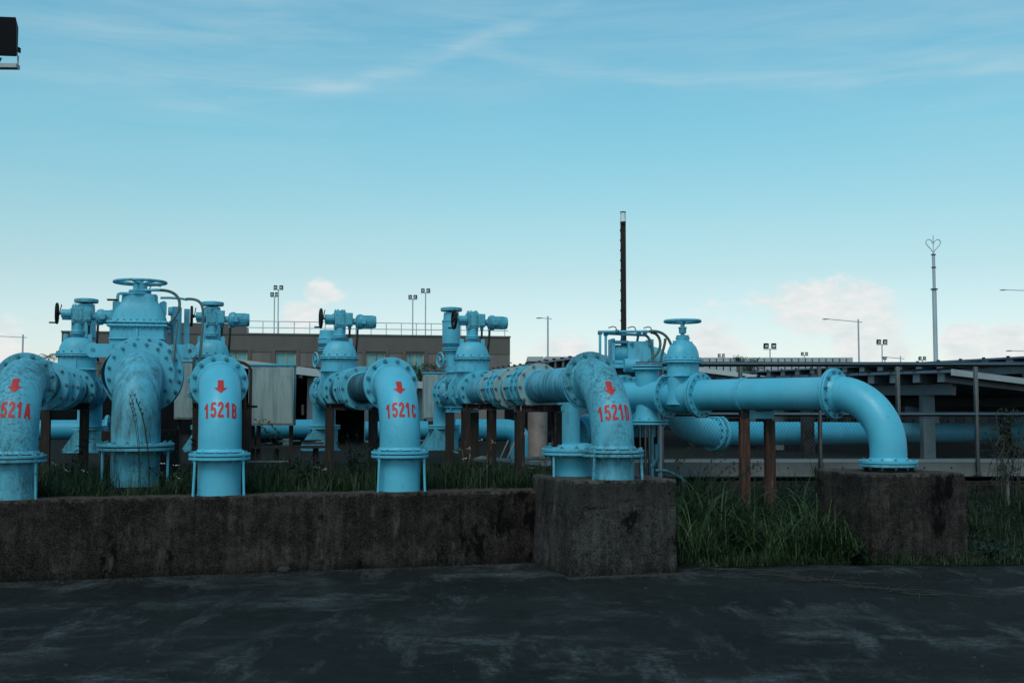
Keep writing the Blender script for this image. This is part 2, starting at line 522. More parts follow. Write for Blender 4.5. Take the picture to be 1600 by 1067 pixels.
class MB:
    def __init__(s):
        s.v = []
        s.f = []

    def add(s, vs, fs):
        o = len(s.v)
        s.v += [tuple(p) for p in vs]
        s.f += [tuple(i + o for i in f) for f in fs]
        return s

    def box(s, c, size, rotz=0.0, m=None):
        hx, hy, hz = [q / 2 for q in size]
        pts = [Vector((x, y, z)) for x in (-hx, hx) for y in (-hy, hy) for z in (-hz, hz)]
        if m is None:
            m = Matrix.Rotation(rotz, 3, 'Z')
        pts = [m @ p + Vector(c) for p in pts]
        fs = [(0, 1, 3, 2), (4, 6, 7, 5), (0, 4, 5, 1), (2, 3, 7, 6), (0, 2, 6, 4), (1, 5, 7, 3)]
        return s.add(pts, fs)

    def bar(s, a, b, w, h, up=(0, 0, 1)):
        a, b = Vector(a), Vector(b)
        d = (b - a)
        L = d.length
        d.normalize()
        sx = d.cross(Vector(up)).normalized()
        sz = sx.cross(d).normalized()
        m = Matrix((sx, d, sz)).transposed()
        return s.box((a + b) / 2, (w, L, h), m=m)

    def lathe(s, prof, o, axis=(0, 0, 1), n=32, sx=1.0, sy=1.0, ph=0.0):
        """prof: list of (radius, height)"""
        X, Y, A = basis(axis)
        o = Vector(o)
        vs, fs = [], []
        rings = []
        for r, h in prof:
            if r <= 1e-6:
                rings.append([len(vs)])
                vs.append(o + A * h)
            else:
                rg = []
                for i in range(n):
                    t = 2 * PI * i / n + ph
                    rg.append(len(vs))
                    vs.append(o + A * h + X * (math.cos(t) * r * sx) + Y * (math.sin(t) * r * sy))
                rings.append(rg)
        for a, b in zip(rings[:-1], rings[1:]):
            if len(a) == 1 and len(b) == 1:
                continue
            for i in range(n):
                j = (i + 1) % n
                if len(a) == 1:
                    fs.append((a[0], b[j], b[i]))
                elif len(b) == 1:
                    fs.append((a[i], a[j], b[0]))
                else:
                    fs.append((a[i], a[j], b[j], b[i]))
        return s.add(vs, fs)

    def cyl(s, a, b, r, n=16, r2=None, caps=True, bev=0.0):
        a, b = Vector(a), Vector(b)
        L = (b - a).length
        r2 = r if r2 is None else r2
        if bev > 0:
            prof = [(0, 0), (r - bev, 0), (r, bev), (r2, L - bev), (r2 - bev, L), (0, L)]
        else:
            prof = [(r, 0), (r2, L)]
            if caps:
                prof = [(0, 0)] + prof + [(0, L)]
        return s.lathe(prof, a, b - a, n)

    def ring(s, o, axis, r0, r1, t, n=40, bev=.004):
        """flat ring plate centred at o"""
        h = t / 2
        prof = [(r0, -h), (r1 - bev, -h), (r1, -h + bev), (r1, h - bev), (r1 - bev, h), (r0, h), (r0, -h)]
        return s.lathe(prof, o, axis, n)

    def tube(s, pts, r, n=12, caps=True, radii=None):
        pts = [Vector(p) for p in pts]
        T = []
        for i in range(len(pts)):
            a = pts[max(0, i - 1)]
            b = pts[min(len(pts) - 1, i + 1)]
            T.append((b - a).normalized())
        X, Y, _ = basis(T[0])
        vs, fs = [], []
        for i, (p, t) in enumerate(zip(pts, T)):
            X = (X - t * X.dot(t)).normalized()
            Y = t.cross(X)
            rr = radii[i] if radii else r
            for k in range(n):
                a = 2 * PI * k / n
                vs.append(p + X * (math.cos(a) * rr) + Y * (math.sin(a) * rr))
        for i in range(len(pts) - 1):
            for k in range(n):
                j = (k + 1) % n
                fs.append((i * n + k, i * n + j, (i + 1) * n + j, (i + 1) * n + k))
        if caps:
            fs.append(tuple(range(n))[::-1])
            fs.append(tuple((len(pts) - 1) * n + k for k in range(n)))
        return s.add(vs, fs)

    def torus(s, o, axis, R_, r, n=40, m=12, a0=0, a1=2 * PI):
        X, Y, A = basis(axis)
        full = abs(a1 - a0 - 2 * PI) < 1e-4
        o = Vector(o)
        vs, fs = [], []
        cnt = n if full else n + 1
        for i in range(cnt):
            t = a0 + (a1 - a0) * i / n
            D = X * math.cos(t) + Y * math.sin(t)
            for k in range(m):
                q = 2 * PI * k / m
                vs.append(o + D * (R_ + r * math.cos(q)) + A * (r * math.sin(q)))
        for i in range(n if full else n):
            j = (i + 1) % cnt
            for k in range(m):
                l = (k + 1) % m
                fs.append((i * m + k, j * m + k, j * m + l, i * m + l))
        return s.add(vs, fs)

    def bolts(s, o, axis, R_, count, hs, thick, ph=0.0, both=True, only=None):
        """hex heads on both sides of a flange plus the shank"""
        X, Y, A = basis(axis)
        o = Vector(o)
        for i in range(count):
            t = 2 * PI * (i + .5) / count + ph
            p = o + X * (math.cos(t) * R_) + Y * (math.sin(t) * R_)
            h = thick / 2
            s.lathe([(0, h + hs * .75), (hs * .8, h + hs * .75), (hs, h + hs * .6), (hs, h)], p, A, 6, ph=i)
            s.lathe([(0, h + hs * 1.25), (hs * .45, h + hs * 1.2), (hs * .45, h + hs * .7)], p, A, 6)
            s.lathe([(hs * 1.35, h + .001), (hs * 1.35, h + hs * .15), (0, h + hs * .15)], p, A, 8)
            if both:
                s.lathe([(0, -h - hs * .75), (hs, -h - hs * .75), (hs, -h)], p, A, 6, ph=i)
                s.lathe([(0, -h - hs * 1.7), (hs * .45, -h - hs * 1.7), (hs * .45, -h - hs * .7)], p, A, 6)
        return s

    def build(s, name, mat, parent=None, zoff=0.0, smooth=True, ang=35, bevel=0.0):
        me = bpy.data.meshes.new(name)
        vs = s.v if not zoff else [(x, y, z - zoff) for x, y, z in s.v]
        me.from_pydata(vs, [], s.f)
        me.materials.append(M[mat] if isinstance(mat, str) else mat)
        me.validate()
        if smooth:
            me.polygons.foreach_set('use_smooth', [True] * len(me.polygons))
            me.set_sharp_from_angle(angle=R(ang))
        me.update()
        o = bpy.data.objects.new(name, me)
        col.objects.link(o)
        if parent is not None:
            o.parent = parent
        if bevel:
            md = o.modifiers.new('bevel', 'BEVEL')
            md.width = bevel
            md.segments = 2
            md.limit_method = 'ANGLE'
            md.angle_limit = R(40)
        return o


def tag(o, label=None, cat=None, group=None, kind=None):
    if label: o['label'] = label
    if cat: o['category'] = cat
    if group: o['group'] = group
    if kind: o['kind'] = kind
    return o


def empty(name, loc, rz, label, cat, group=None):
    o = bpy.data.objects.new(name, None)
    o.empty_display_size = .2
    col.objects.link(o)
    o.location = loc
    o.rotation_euler = (0, 0, rz)
    return tag(o, label, cat, group)


def copy_tree(o, parent=None):
    c = o.copy()
    col.objects.link(c)
    c.parent = parent
    for ch in [q for q in bpy.data.objects if q.parent == o]:
        copy_tree(ch, c)
    return c


def at(px, py, Y):
    """survey helper: the point at distance Y along a bearing read off the photograph"""
    a, b = (px - 800) / F, (533.5 - py) / F
    dx, dy, dz = a, math.cos(PITCH) - b * math.sin(PITCH), math.sin(PITCH) + b * math.cos(PITCH)
    k = Y / dy
    return Vector((dx * k, Y, CAMZ + dz * k))


def arc_pts(c, a, b, ang0, ang1, n):
    c, a, b = Vector(c), Vector(a), Vector(b)
    return [c + a * math.cos(t) + b * math.sin(t) for t in [ang0 + (ang1 - ang0) * i / n for i in range(n + 1)]]


def bez(p0, p1, p2, p3, n=16):
    p0, p1, p2, p3 = map(Vector, (p0, p1, p2, p3))
    out = []
    for i in range(n + 1):
        t = i / n
        out.append(p0 * (1 - t) ** 3 + p1 * 3 * t * (1 - t) ** 2 + p2 * 3 * t * t * (1 - t) + p3 * t ** 3)
    return out


# ------------------------------------------------------------------ ground and concrete
UU = Vector((1, .278, 0)).normalized()
NN = Vector((-.278, 1, 0)).normalized()
O0 = Vector((0, 12.0, 0))
YARD = 0.69
WTOP = 0.755


def W(a, b, z=0.0):
    p = O0 + UU * a + NN * b
    return Vector((p.x, p.y, z))


g_ = MB()
g_.add([(-900, -60, 0), (900, -60, 0), (900, 2600, 0), (-900, 2600, 0)], [(0, 1, 2, 3)])
tag(g_.build('ground', 'tarmac', smooth=False), kind='structure')


def grid_mesh(name, mat, x0, x1, y0, y1, nx, ny, fz, kind='structure'):
    vs, fs = [], []
    for j in range(ny + 1):
        for i in range(nx + 1):
            x = x0 + (x1 - x0) * i / nx
            y = y0 + (y1 - y0) * j / ny
            p = fz(x, y)
            vs.append(p)
    for j in range(ny):
        for i in range(nx):
            a = j * (nx + 1) + i
            fs.append((a, a + 1, a + nx + 2, a + nx + 1))
    m = MB()
    m.add(vs, fs)
    o = m.build(name, mat, ang=60)
    tag(o, kind=kind)
    return o


def nz(p, s=1.0):
    return mnoise.noise(Vector(p) * s)


# yard behind the retaining wall (bumpy soil in front part, then flat)
def yardz(x, y):
    return YARD + .03 * nz((x, y, 3), 1.3) - .02


vs = []
grid_mesh('yard_soil', 'yard_ground', -14, 1.35, .12, 5.5, 90, 30,
          lambda a, b: tuple(W(a, b, yardz(*W(a, b).xy))))
m_ = MB()
pts = [W(-60, 5.4, YARD - .03), W(1.3, 5.4, YARD - .03), Vector((2.0, 15.75, YARD - .03)), Vector((40, 17.6, YARD - .03)), Vector((500, 420, YARD - .03)), Vector((-500, 420, YARD - .03))]
m_.add(pts, [(0, 1, 2, 3, 4, 5)])
tag(m_.build('yard_paving', 'yard_ground', smooth=False), kind='structure')


def slopez(x, y):
    t = max(0.0, min(1.0, (y - 12.0 - .03 * x) / 3.3))
    t = t * t * (3 - 2 * t)
    e = .40 * t + .022 * nz((x, y, 1), 1.7) * min(1, t * 8) - .012 + min(.03, max(0, (y - 11.9) * .1))
    return e


grid_mesh('grass_bank', 'yard_ground', 1.25, 22, 11.75, 15.72, 90, 24, lambda x, y: (x, y, slopez(x, y)))


def rough_block(cor, z0, z1, top_in=0.0, res=.06, amp=.010, seed=0, chip=5.0):
    """block over a four-corner footprint (counter-clockwise), with a chipped, uneven skin"""
    cor = [Vector((p[0], p[1], 0)) for p in cor]
    cen = sum(cor, Vector()) / 4
    import bmesh
    bm = bmesh.new()
    nu = max(2, int((cor[1] - cor[0]).length / res))
    nv = max(2, int((cor[3] - cor[0]).length / res))
    nw = max(2, int((z1 - z0) / res))
    idx = {}

    def P(i, j, k):
        key = (i, j, k)
        if key in idx:
            return idx[key]
        u, v, w = i / nu, j / nv, k / nw
        p = (cor[0] * (1 - u) + cor[1] * u) * (1 - v) + (cor[3] * (1 - u) + cor[2] * u) * v
        z = z0 + (z1 - z0) * w
        p = p + (cen - p) * (top_in * w)
        edge = sum([i in (0, nu), j in (0, nv), k in (0, nw)])
        q = Vector((p.x, p.y, z))
        n = mnoise.noise(q * 3.1 + Vector((seed, 0, 0))) * 1.4 + mnoise.noise(q * 11 + Vector((0, seed, 0)))
        dirv = Vector(((u - .5) * 2 if abs(u - .5) > .499 else 0, 0, 0))
        uax = (cor[1] - cor[0]).normalized()
        vax = (cor[3] - cor[0]).normalized()
        dirv = uax * (1 if i == nu else -1 if i == 0 else 0) + vax * (1 if j == nv else -1 if j == 0 else 0) + Vector((0, 0, 1 if k == nw else -1 if k == 0 else 0))
        if dirv.length > 0:
            dirv.normalize()
        am = amp * (1.0 if edge < 2 else 1.3)
        q += Vector((dirv.x, dirv.y, dirv.z * .5)) * n * am
        if edge >= 2:
            q -= dirv * (amp * .15 + max(0, mnoise.noise(q * 9 + Vector((3, seed, 9))) - .12) * amp * chip)
        vv = bm.verts.new(q)
        idx[key] = vv
        return vv
    for i in range(nu):
        for j in range(nv):
            bm.faces.new((P(i, j, nw), P(i + 1, j, nw), P(i + 1, j + 1, nw), P(i, j + 1, nw)))
    for k in range(nw):
        for i in range(nu):
            bm.faces.new((P(i, 0, k), P(i + 1, 0, k), P(i + 1, 0, k + 1), P(i, 0, k + 1)))
            bm.faces.new((P(i + 1, nv, k), P(i, nv, k), P(i, nv, k + 1), P(i + 1, nv, k + 1)))
        for j in range(nv):
            bm.faces.new((P(0, j + 1, k), P(0, j, k), P(0, j, k + 1), P(0, j + 1, k + 1)))
            bm.faces.new((P(nu, j, k), P(nu, j + 1, k), P(nu, j + 1, k + 1), P(nu, j, k + 1)))
    return bm


def bm_obj(bm, name, mat, parent=None, smooth=True, ang=50):
    me = bpy.data.meshes.new(name)
    bm.to_mesh(me)
    bm.free()
    me.materials.append(M[mat])
    if smooth:
        me.polygons.foreach_set('use_smooth', [True] * len(me.polygons))
        me.set_sharp_from_angle(angle=R(ang))
    o = bpy.data.objects.new(name, me)
    col.objects.link(o)
    if parent:
        o.parent = parent
    return o


# retaining wall: cast lengths meeting at open joints
wall = empty('retaining_wall', (0, 0, 0), 0, 'low dark weathered concrete retaining wall in front of the marked blue pipes', 'wall')
joints = [-13.0, -9.2, -6.1, -3.20, -.80, .62]
for i in range(len(joints) - 1):
    a0, a1 = joints[i] - .003, joints[i + 1] + .002
    off = [.0, .008, .0, -.006, .012][i]
    bm = rough_block([W(a0, -off), W(a1, -off), W(a1, .42), W(a0, .42)], -.12, WTOP, res=.05, amp=.007, seed=i * 5, chip=4)
    o = bm_obj(bm, 'wall_section', 'concrete_wall', wall)
# slanted cheek where the wall meets the near plinth
cheek = rough_block([W(.33, -.14), W(.62, -.22), W(.62, .3), W(.40, .3)], -.1, WTOP - .02, res=.06, amp=.014, seed=33)
o = bm_obj(cheek, 'wall_cheek', 'concrete_wall', wall)

bx0 = Vector((.60, 11.03, 0))
bb = [bx0, bx0 + UU * 1.06, bx0 + UU * 1.06 + NN * 1.2, bx0 + NN * 1.2 - UU * .05]
b1 = bm_obj(rough_block(bb, -.1, .915, top_in=.0, res=.04, amp=.006, seed=3, chip=4), 'concrete_plinth', 'concrete_block')
# batter of the left face
for v in b1.data.vertices:
    l = (v.co - bx0).dot(UU)
    if l < .1:
        v.co -= UU * (.915 - v.co.z) * .06
tag(b1, 'battered grey concrete plinth carrying the riser pipe marked 1521D', 'plinth')
bx1 = Vector((3.74, 11.93, 0))
bb = [bx1, bx1 + UU * 1.16, bx1 + UU * 1.16 + NN * 1.12, bx1 + NN * 1.12]
b2 = bm_obj(rough_block(bb, -.1, .925, res=.04, amp=.010, seed=8, chip=6), 'concrete_plinth', 'concrete_block_brown')
tag(b2, 'brown chipped concrete plinth in the grass under the unmarked right-hand elbow', 'plinth')


# ------------------------------------------------------------------ pipe work
def arc_elbow(R_, z_axis, up_from):
    """path of a 90 degree elbow: vertical leg at y=0 rising, bending to +Y at height z_axis"""
    pts = [(0, 0, up_from)]
    zs = z_axis - R_
    n = 6
    for i in range(1, n):
        pts.append((0, 0, up_from + (zs - up_from) * i / n))
    for i in range(25):
        t = PI / 2 * i / 24
        pts.append((0, R_ - R_ * math.cos(t), zs + R_ * math.sin(t)))
    return pts


def elbow_map(R_, z_axis, r, s, phi):
    """surface point: s = arc length along the outer skin from the height where the bend starts, phi = angle round the pipe (0 = front)"""
    zs = z_axis - R_
    if s <= 0:
        c = Vector((0, 0, zs + s))
        out = Vector((0, -1, 0))
    else:
        t = s / (R_ + r)
        c = Vector((0, R_ - R_ * math.cos(t), zs + R_ * math.sin(t)))
        out = Vector((0, -math.cos(t), math.sin(t)))
    return c + out * (r * math.cos(phi)) + Vector((1, 0, 0)) * (r * math.sin(phi))


GLY = {
    '1': [[(.50, 0), (.50, 2.2)], [(.02, 1.50), (.22, 1.62), (.44, 2.02)]],
    '5': [[(.95, 2.01), (.14, 2.01)], [(.27, 2.02), (.19, 1.02)], [(.17, 1.14), (.34, 1.30), (.54, 1.31), (.72, 1.15), (.79, .85), (.77, .52), (.66, .26), (.47, .17), (.29, .24), (.19, .42), (.17, .60)]],
    '2': [[(.19, 1.56), (.22, 1.82), (.36, 2.00), (.54, 2.02), (.72, 1.88), (.78, 1.60), (.71, 1.30), (.54, 1.02), (.34, .70), (.20, .40), (.16, .17)], [(.02, .18), (.97, .18)]],
    'A': [[(.13, 0), (.47, 2.2)], [(.53, 2.2), (.87, 0)], [(.24, .68), (.76, .68)]],
    'B': [[(.19, 0), (.19, 2.2)], [(.19, 2.02), (.54, 2.02), (.72, 1.90), (.76, 1.64), (.70, 1.34), (.54, 1.20), (.19, 1.18)], [(.19, 1.12), (.56, 1.12), (.75, .98), (.81, .64), (.74, .32), (.56, .18), (.19, .18)]],
    'C': [[(.80, 1.48), (.74, 1.80), (.60, 1.98), (.44, 2.0), (.28, 1.84), (.19, 1.50), (.17, 1.10), (.19, .70), (.28, .36), (.44, .19), (.60, .21), (.74, .40), (.80, .74)]],
    'D': [[(.19, 0), (.19, 2.2)], [(.19, 2.02), (.48, 2.01), (.66, 1.86), (.77, 1.52), (.79, 1.10), (.77, .68), (.66, .34), (.48, .19), (.19, .18)]],
}


def glyph_mesh(body, cw, gap, thick=.195):
    """bold condensed characters from overlapping strokes; third value lifts each stroke by a hair"""
    vs, fs = [], []
    W_ = len(body) * cw + (len(body) - 1) * gap
    x0 = -W_ / 2
    for ci, ch in enumerate(body):
        for si, st in enumerate(GLY[ch]):
            P = [Vector((x, y)) for x, y in st]
            Q = [P[0]]
            for a, b in zip(P[:-1], P[1:]):
                n = max(1, int((b - a).length / .22))
                for k in range(1, n + 1):
                    Q.append(a.lerp(b, k / n))
            o = len(vs)
            for i, p in enumerate(Q):
                t = (Q[min(i + 1, len(Q) - 1)] - Q[max(i - 1, 0)]).normalized()
                nrm = Vector((-t.y, t.x))
                th = thick * (1.0 if abs(t.y) > abs(t.x) else 1.0)
                for sg in (-1, 1):
                    q = p + nrm * th * sg
                    vs.append((x0 + ci * (cw + gap) + q.x * cw, q.y * cw * 1.28, si * .0004))
            for i in range(len(Q) - 1):
                fs.append((o + 2 * i, o + 2 * i + 1, o + 2 * i + 3, o + 2 * i + 2))
    return vs, fs


def painted(name, vs, fs, parent, zb, R_, zx, r, s0, rot=0.0):
    """flat paint laid on the elbow skin, 1 mm proud"""
    out = []
    for v in vs:
        x, y = v[0], v[1]
        p = elbow_map(R_, zx, r + .0022 + (v[2] if len(v) > 2 else 0), s0 + y, x / r - rot)
        out.append((p.x, p.y, p.z))
    m = MB()
    m.add(out, fs)
    return m.build(name, 'red_paint', parent, zb)


def line_frame(px0, Y0, px1, Y1):
    f = at(px0, 700, Y0)
    v = at(px1, 500, Y1)
    d = Vector((v.x - f.x, v.y - f.y, 0))
    L = d.length
    ang = math.atan2(-d.x, d.y)
    return f, ang, L


def riser(px0, Y0, px1, Y1, zb, num, label, mat='paint_used', r=.213, R_=.60, zx=1.88, fz=1.135, fr=.302, rods=((-58, .06), (52, .05), (175, 0)), frE=.30):
    f, ang, L = line_frame(px0, Y0, px1, Y1)
    t = empty('riser_pipe', (f.x, f.y, zb), ang, label, 'pipe', 'elbowed riser pipes')
    m = MB()
    m.tube(arc_elbow(R_, zx, fz), r, 56, caps=False)
    m.lathe([(r + .004, -.03), (r + .014, -.012), (r + .03, 0)], (0, 0, fz + .045), (0, 0, -1), 48)
    m.lathe([(r, -.04), (r + .012, -.02), (r + .022, 0)], (0, R_ - .005, zx), (0, 1, 0), 48)
    m.build('elbow', mat, t, zb)
    m = MB().ring((0, 0, fz + .018), (0, 0, 1), r - .01, fr, .028, 56)
    m.build('upper_base_flange', mat, t, zb)
    m = MB().ring((0, 0, fz - .020), (0, 0, 1), r - .01, fr, .028, 56)
    m.build('lower_base_flange', mat, t, zb)
    m = MB().ring((0, 0, fz - .001), (0, 0, 1), r - .01, fr - .02, .012, 48)
    m.build('gasket', 'black_rubber', t, zb)
    m = MB().bolts((0, 0, fz - .001), (0, 0, 1), fr - .038, 12, .020, .064, .1)
    tag(m.build('base_bolts', 'bolt_paint', t, zb), kind='stuff')
    m = MB()
    m.lathe([(r + .006, zb - .02), (r, zb + .02), (r, fz - .03)], (0, 0, 0), (0, 0, 1), 56)
    m.build('base_pipe', mat, t, zb)
    # elbow flange
    m = MB().ring((0, R_ + .018, zx), (0, 1, 0), r - .01, frE, .030, 64)
    m.build('elbow_flange', mat, t, zb)
    m = MB().bolts((0, R_ + .018, zx), (0, 1, 0), frE - .036, 12, .023, .030, 0, True)
    b = m
    tag(b.build('elbow_bolts', 'bolt_paint', t, zb), kind='stuff')
    for a, sp in rods:
        x, y = math.sin(R(a)) * (fr - .02), -math.cos(R(a)) * (fr - .02)
        m = MB()
        m.cyl((x * (1 + sp), y * (1 + sp), zb - .01), (x, y, fz - .03), .013, 12)
        m.cyl((x, y, fz - .07), (x, y, fz + .06), .016, 6)
        m.build('brace_rod', mat, t, zb)
    # stencilled flow arrow and number
    if num:
        zs = zx - R_
        aw = .030
        ah = .068
        arrow = [(-aw * .9, .10), (aw * .9, .10), (aw * .9, 0), (ah, 0), (0, -.085), (-ah, 0), (-aw * .9, 0)]
        # finer arrow so that it follows the skin
        vs, fs = [], []
        N = 6
        for j in range(N + 1):
            for i in range(5):
                vs.append((-aw + 2 * aw * i / 4, 0 + .105 * j / N))
        for j in range(N):
            for i in range(4):
                a_ = j * 5 + i
                fs.append((a_, a_ + 1, a_ + 6, a_ + 5))
        o0 = len(vs)
        for j in range(N + 1):
            w = ah * (1 - j / N)
            for i in range(5):
                vs.append((-w + 2 * w * i / 4, -.001 - .08 * j / N))
        for j in range(N):
            for i in range(4):
                a_ = o0 + j * 5 + i
                fs.append((a_, a_ + 5, a_ + 6, a_ + 1))
        tw = .14 if num.endswith('D') else .04 if num.endswith('C') else 0.0
        painted('flow_arrow', vs, fs, t, zb, R_, zx, r, .60, tw)
        vs, fs = glyph_mesh(num, .060, .011)
        painted('pipe_number', vs, fs, t, zb, R_, zx, r, .25, tw)
    return t, f, ang, L


def hand_wheel_parts(par, c, axis, Rw, zb, mat, tube=.017, spokes=5, hub=.05, dish=.03, names='hand_wheel'):
    X, Y, A = basis(axis)
    c = Vector(c)
    m = MB()
    m.torus(c, axis, Rw - tube, tube, 48, 12)
    m.cyl(c - A * (hub * .9), c + A * (hub * .5), hub * .62, 16, bev=.004)
    for i in range(spokes):
        t = 2 * PI * i / spokes + .3
        D = X * math.cos(t) + Y * math.sin(t)
        m.tube([c - A * dish, c - A * dish * .6 + D * Rw * .4, c + D * (Rw - tube)], tube * .72, 8)
    return m.build(names, mat, par, zb)


def flange_set(t, zb, ys, zx, r0, fr, mat, nb=12, thick=.028, bs=.021, axis=(0, 1, 0), x0=0.0, name='flange', poly=64, matb='bolt_paint'):
    mb = MB()
    for y in ys:
        MB().ring((x0, y, zx), axis, r0, fr, thick, poly).build(name, mat, t, zb)
        mb.bolts((x0, y, zx), axis, fr - .036, nb, bs, thick, .13 * y)
    tag(mb.build('flange_bolts', matb, t, zb), kind='stuff')


def spool(f, ang, zb, y0, y1, zx, label, mat, couplings, r=.195, strap=(), cring='paint_used', poly=56):
    """pipe along local +Y from y0 to y1 with sleeve couplings"""
    t = empty('pipe_spool', (f.x, f.y, zb), ang, label, 'pipe', 'level pipe lengths with couplings')
    m = MB()
    m.lathe([(r, y0), (r, y1)], (0, 0, zx), (0, 1, 0), 56)
    m.build('pipe', mat, t, zb)
    MB().ring((0, y0 + .014, zx), (0, 1, 0), r - .01, .30, .028, 64).build('flange', 'paint_used', t, zb)
    for (ya, yb) in couplings:
        m = MB()
        L = yb - ya
        m.lathe([(r + .001, ya), (r + .05, ya + .015), (r + .055, ya + L * .25), (r + .03, ya + L * .3), (r + .03, ya + L * .7), (r + .055, ya + L * .75), (r + .05, yb - .015), (r + .001, yb)], (0, 0, zx), (0, 1, 0), 56)
        m.build('sleeve', 'paint_used', t, zb)
        MB().ring((0, ya + .02, zx), (0, 1, 0), r + .012, .285, .03, poly).build('clamp_ring', cring, t, zb)
        MB().ring((0, ya + L * .35, zx), (0, 1, 0), r + .012, .275, .025, 56).build('clamp_ring', 'paint_used', t, zb)
        MB().ring((0, ya + L * .60, zx), (0, 1, 0), r + .012, .275, .025, 56).build('clamp_ring', 'paint_used', t, zb)
        MB().ring((0, yb - .02, zx), (0, 1, 0), r + .012, .285, .03, poly).build('clamp_ring', cring, t, zb)
        m = MB()
        m.bolts((0, ya + .02, zx), (0, 1, 0), .258, 10, .019, .03, .3)
        m.bolts((0, ya + L * .35, zx), (0, 1, 0), .25, 14, .011, .025, .1)
        m.bolts((0, ya + L * .60, zx), (0, 1, 0), .25, 14, .011, .025, .1)
        m.bolts((0, yb - .02, zx), (0, 1, 0), .258, 10, .016, .03, .3)
        tag(m.build('clamp_bolts', 'steel_bolt', t, zb), kind='stuff')
        m = MB()
        for k in range(10):
            a = 2 * PI * (k + .5) / 10 + .3
            p = (math.cos(a) * .258, 0, zx + math.sin(a) * .258)
            m.cyl((p[0], ya, p[2]), (p[0], yb, p[2]), .008, 6)
        tag(m.build('tie_rods', 'bolt_paint', t, zb), kind='stuff')
    for y in strap:
        MB().ring((0, y, zx), (0, 1, 0), r, r + .012, .045, 48).build('strap', 'paint_used', t, zb)
    return t


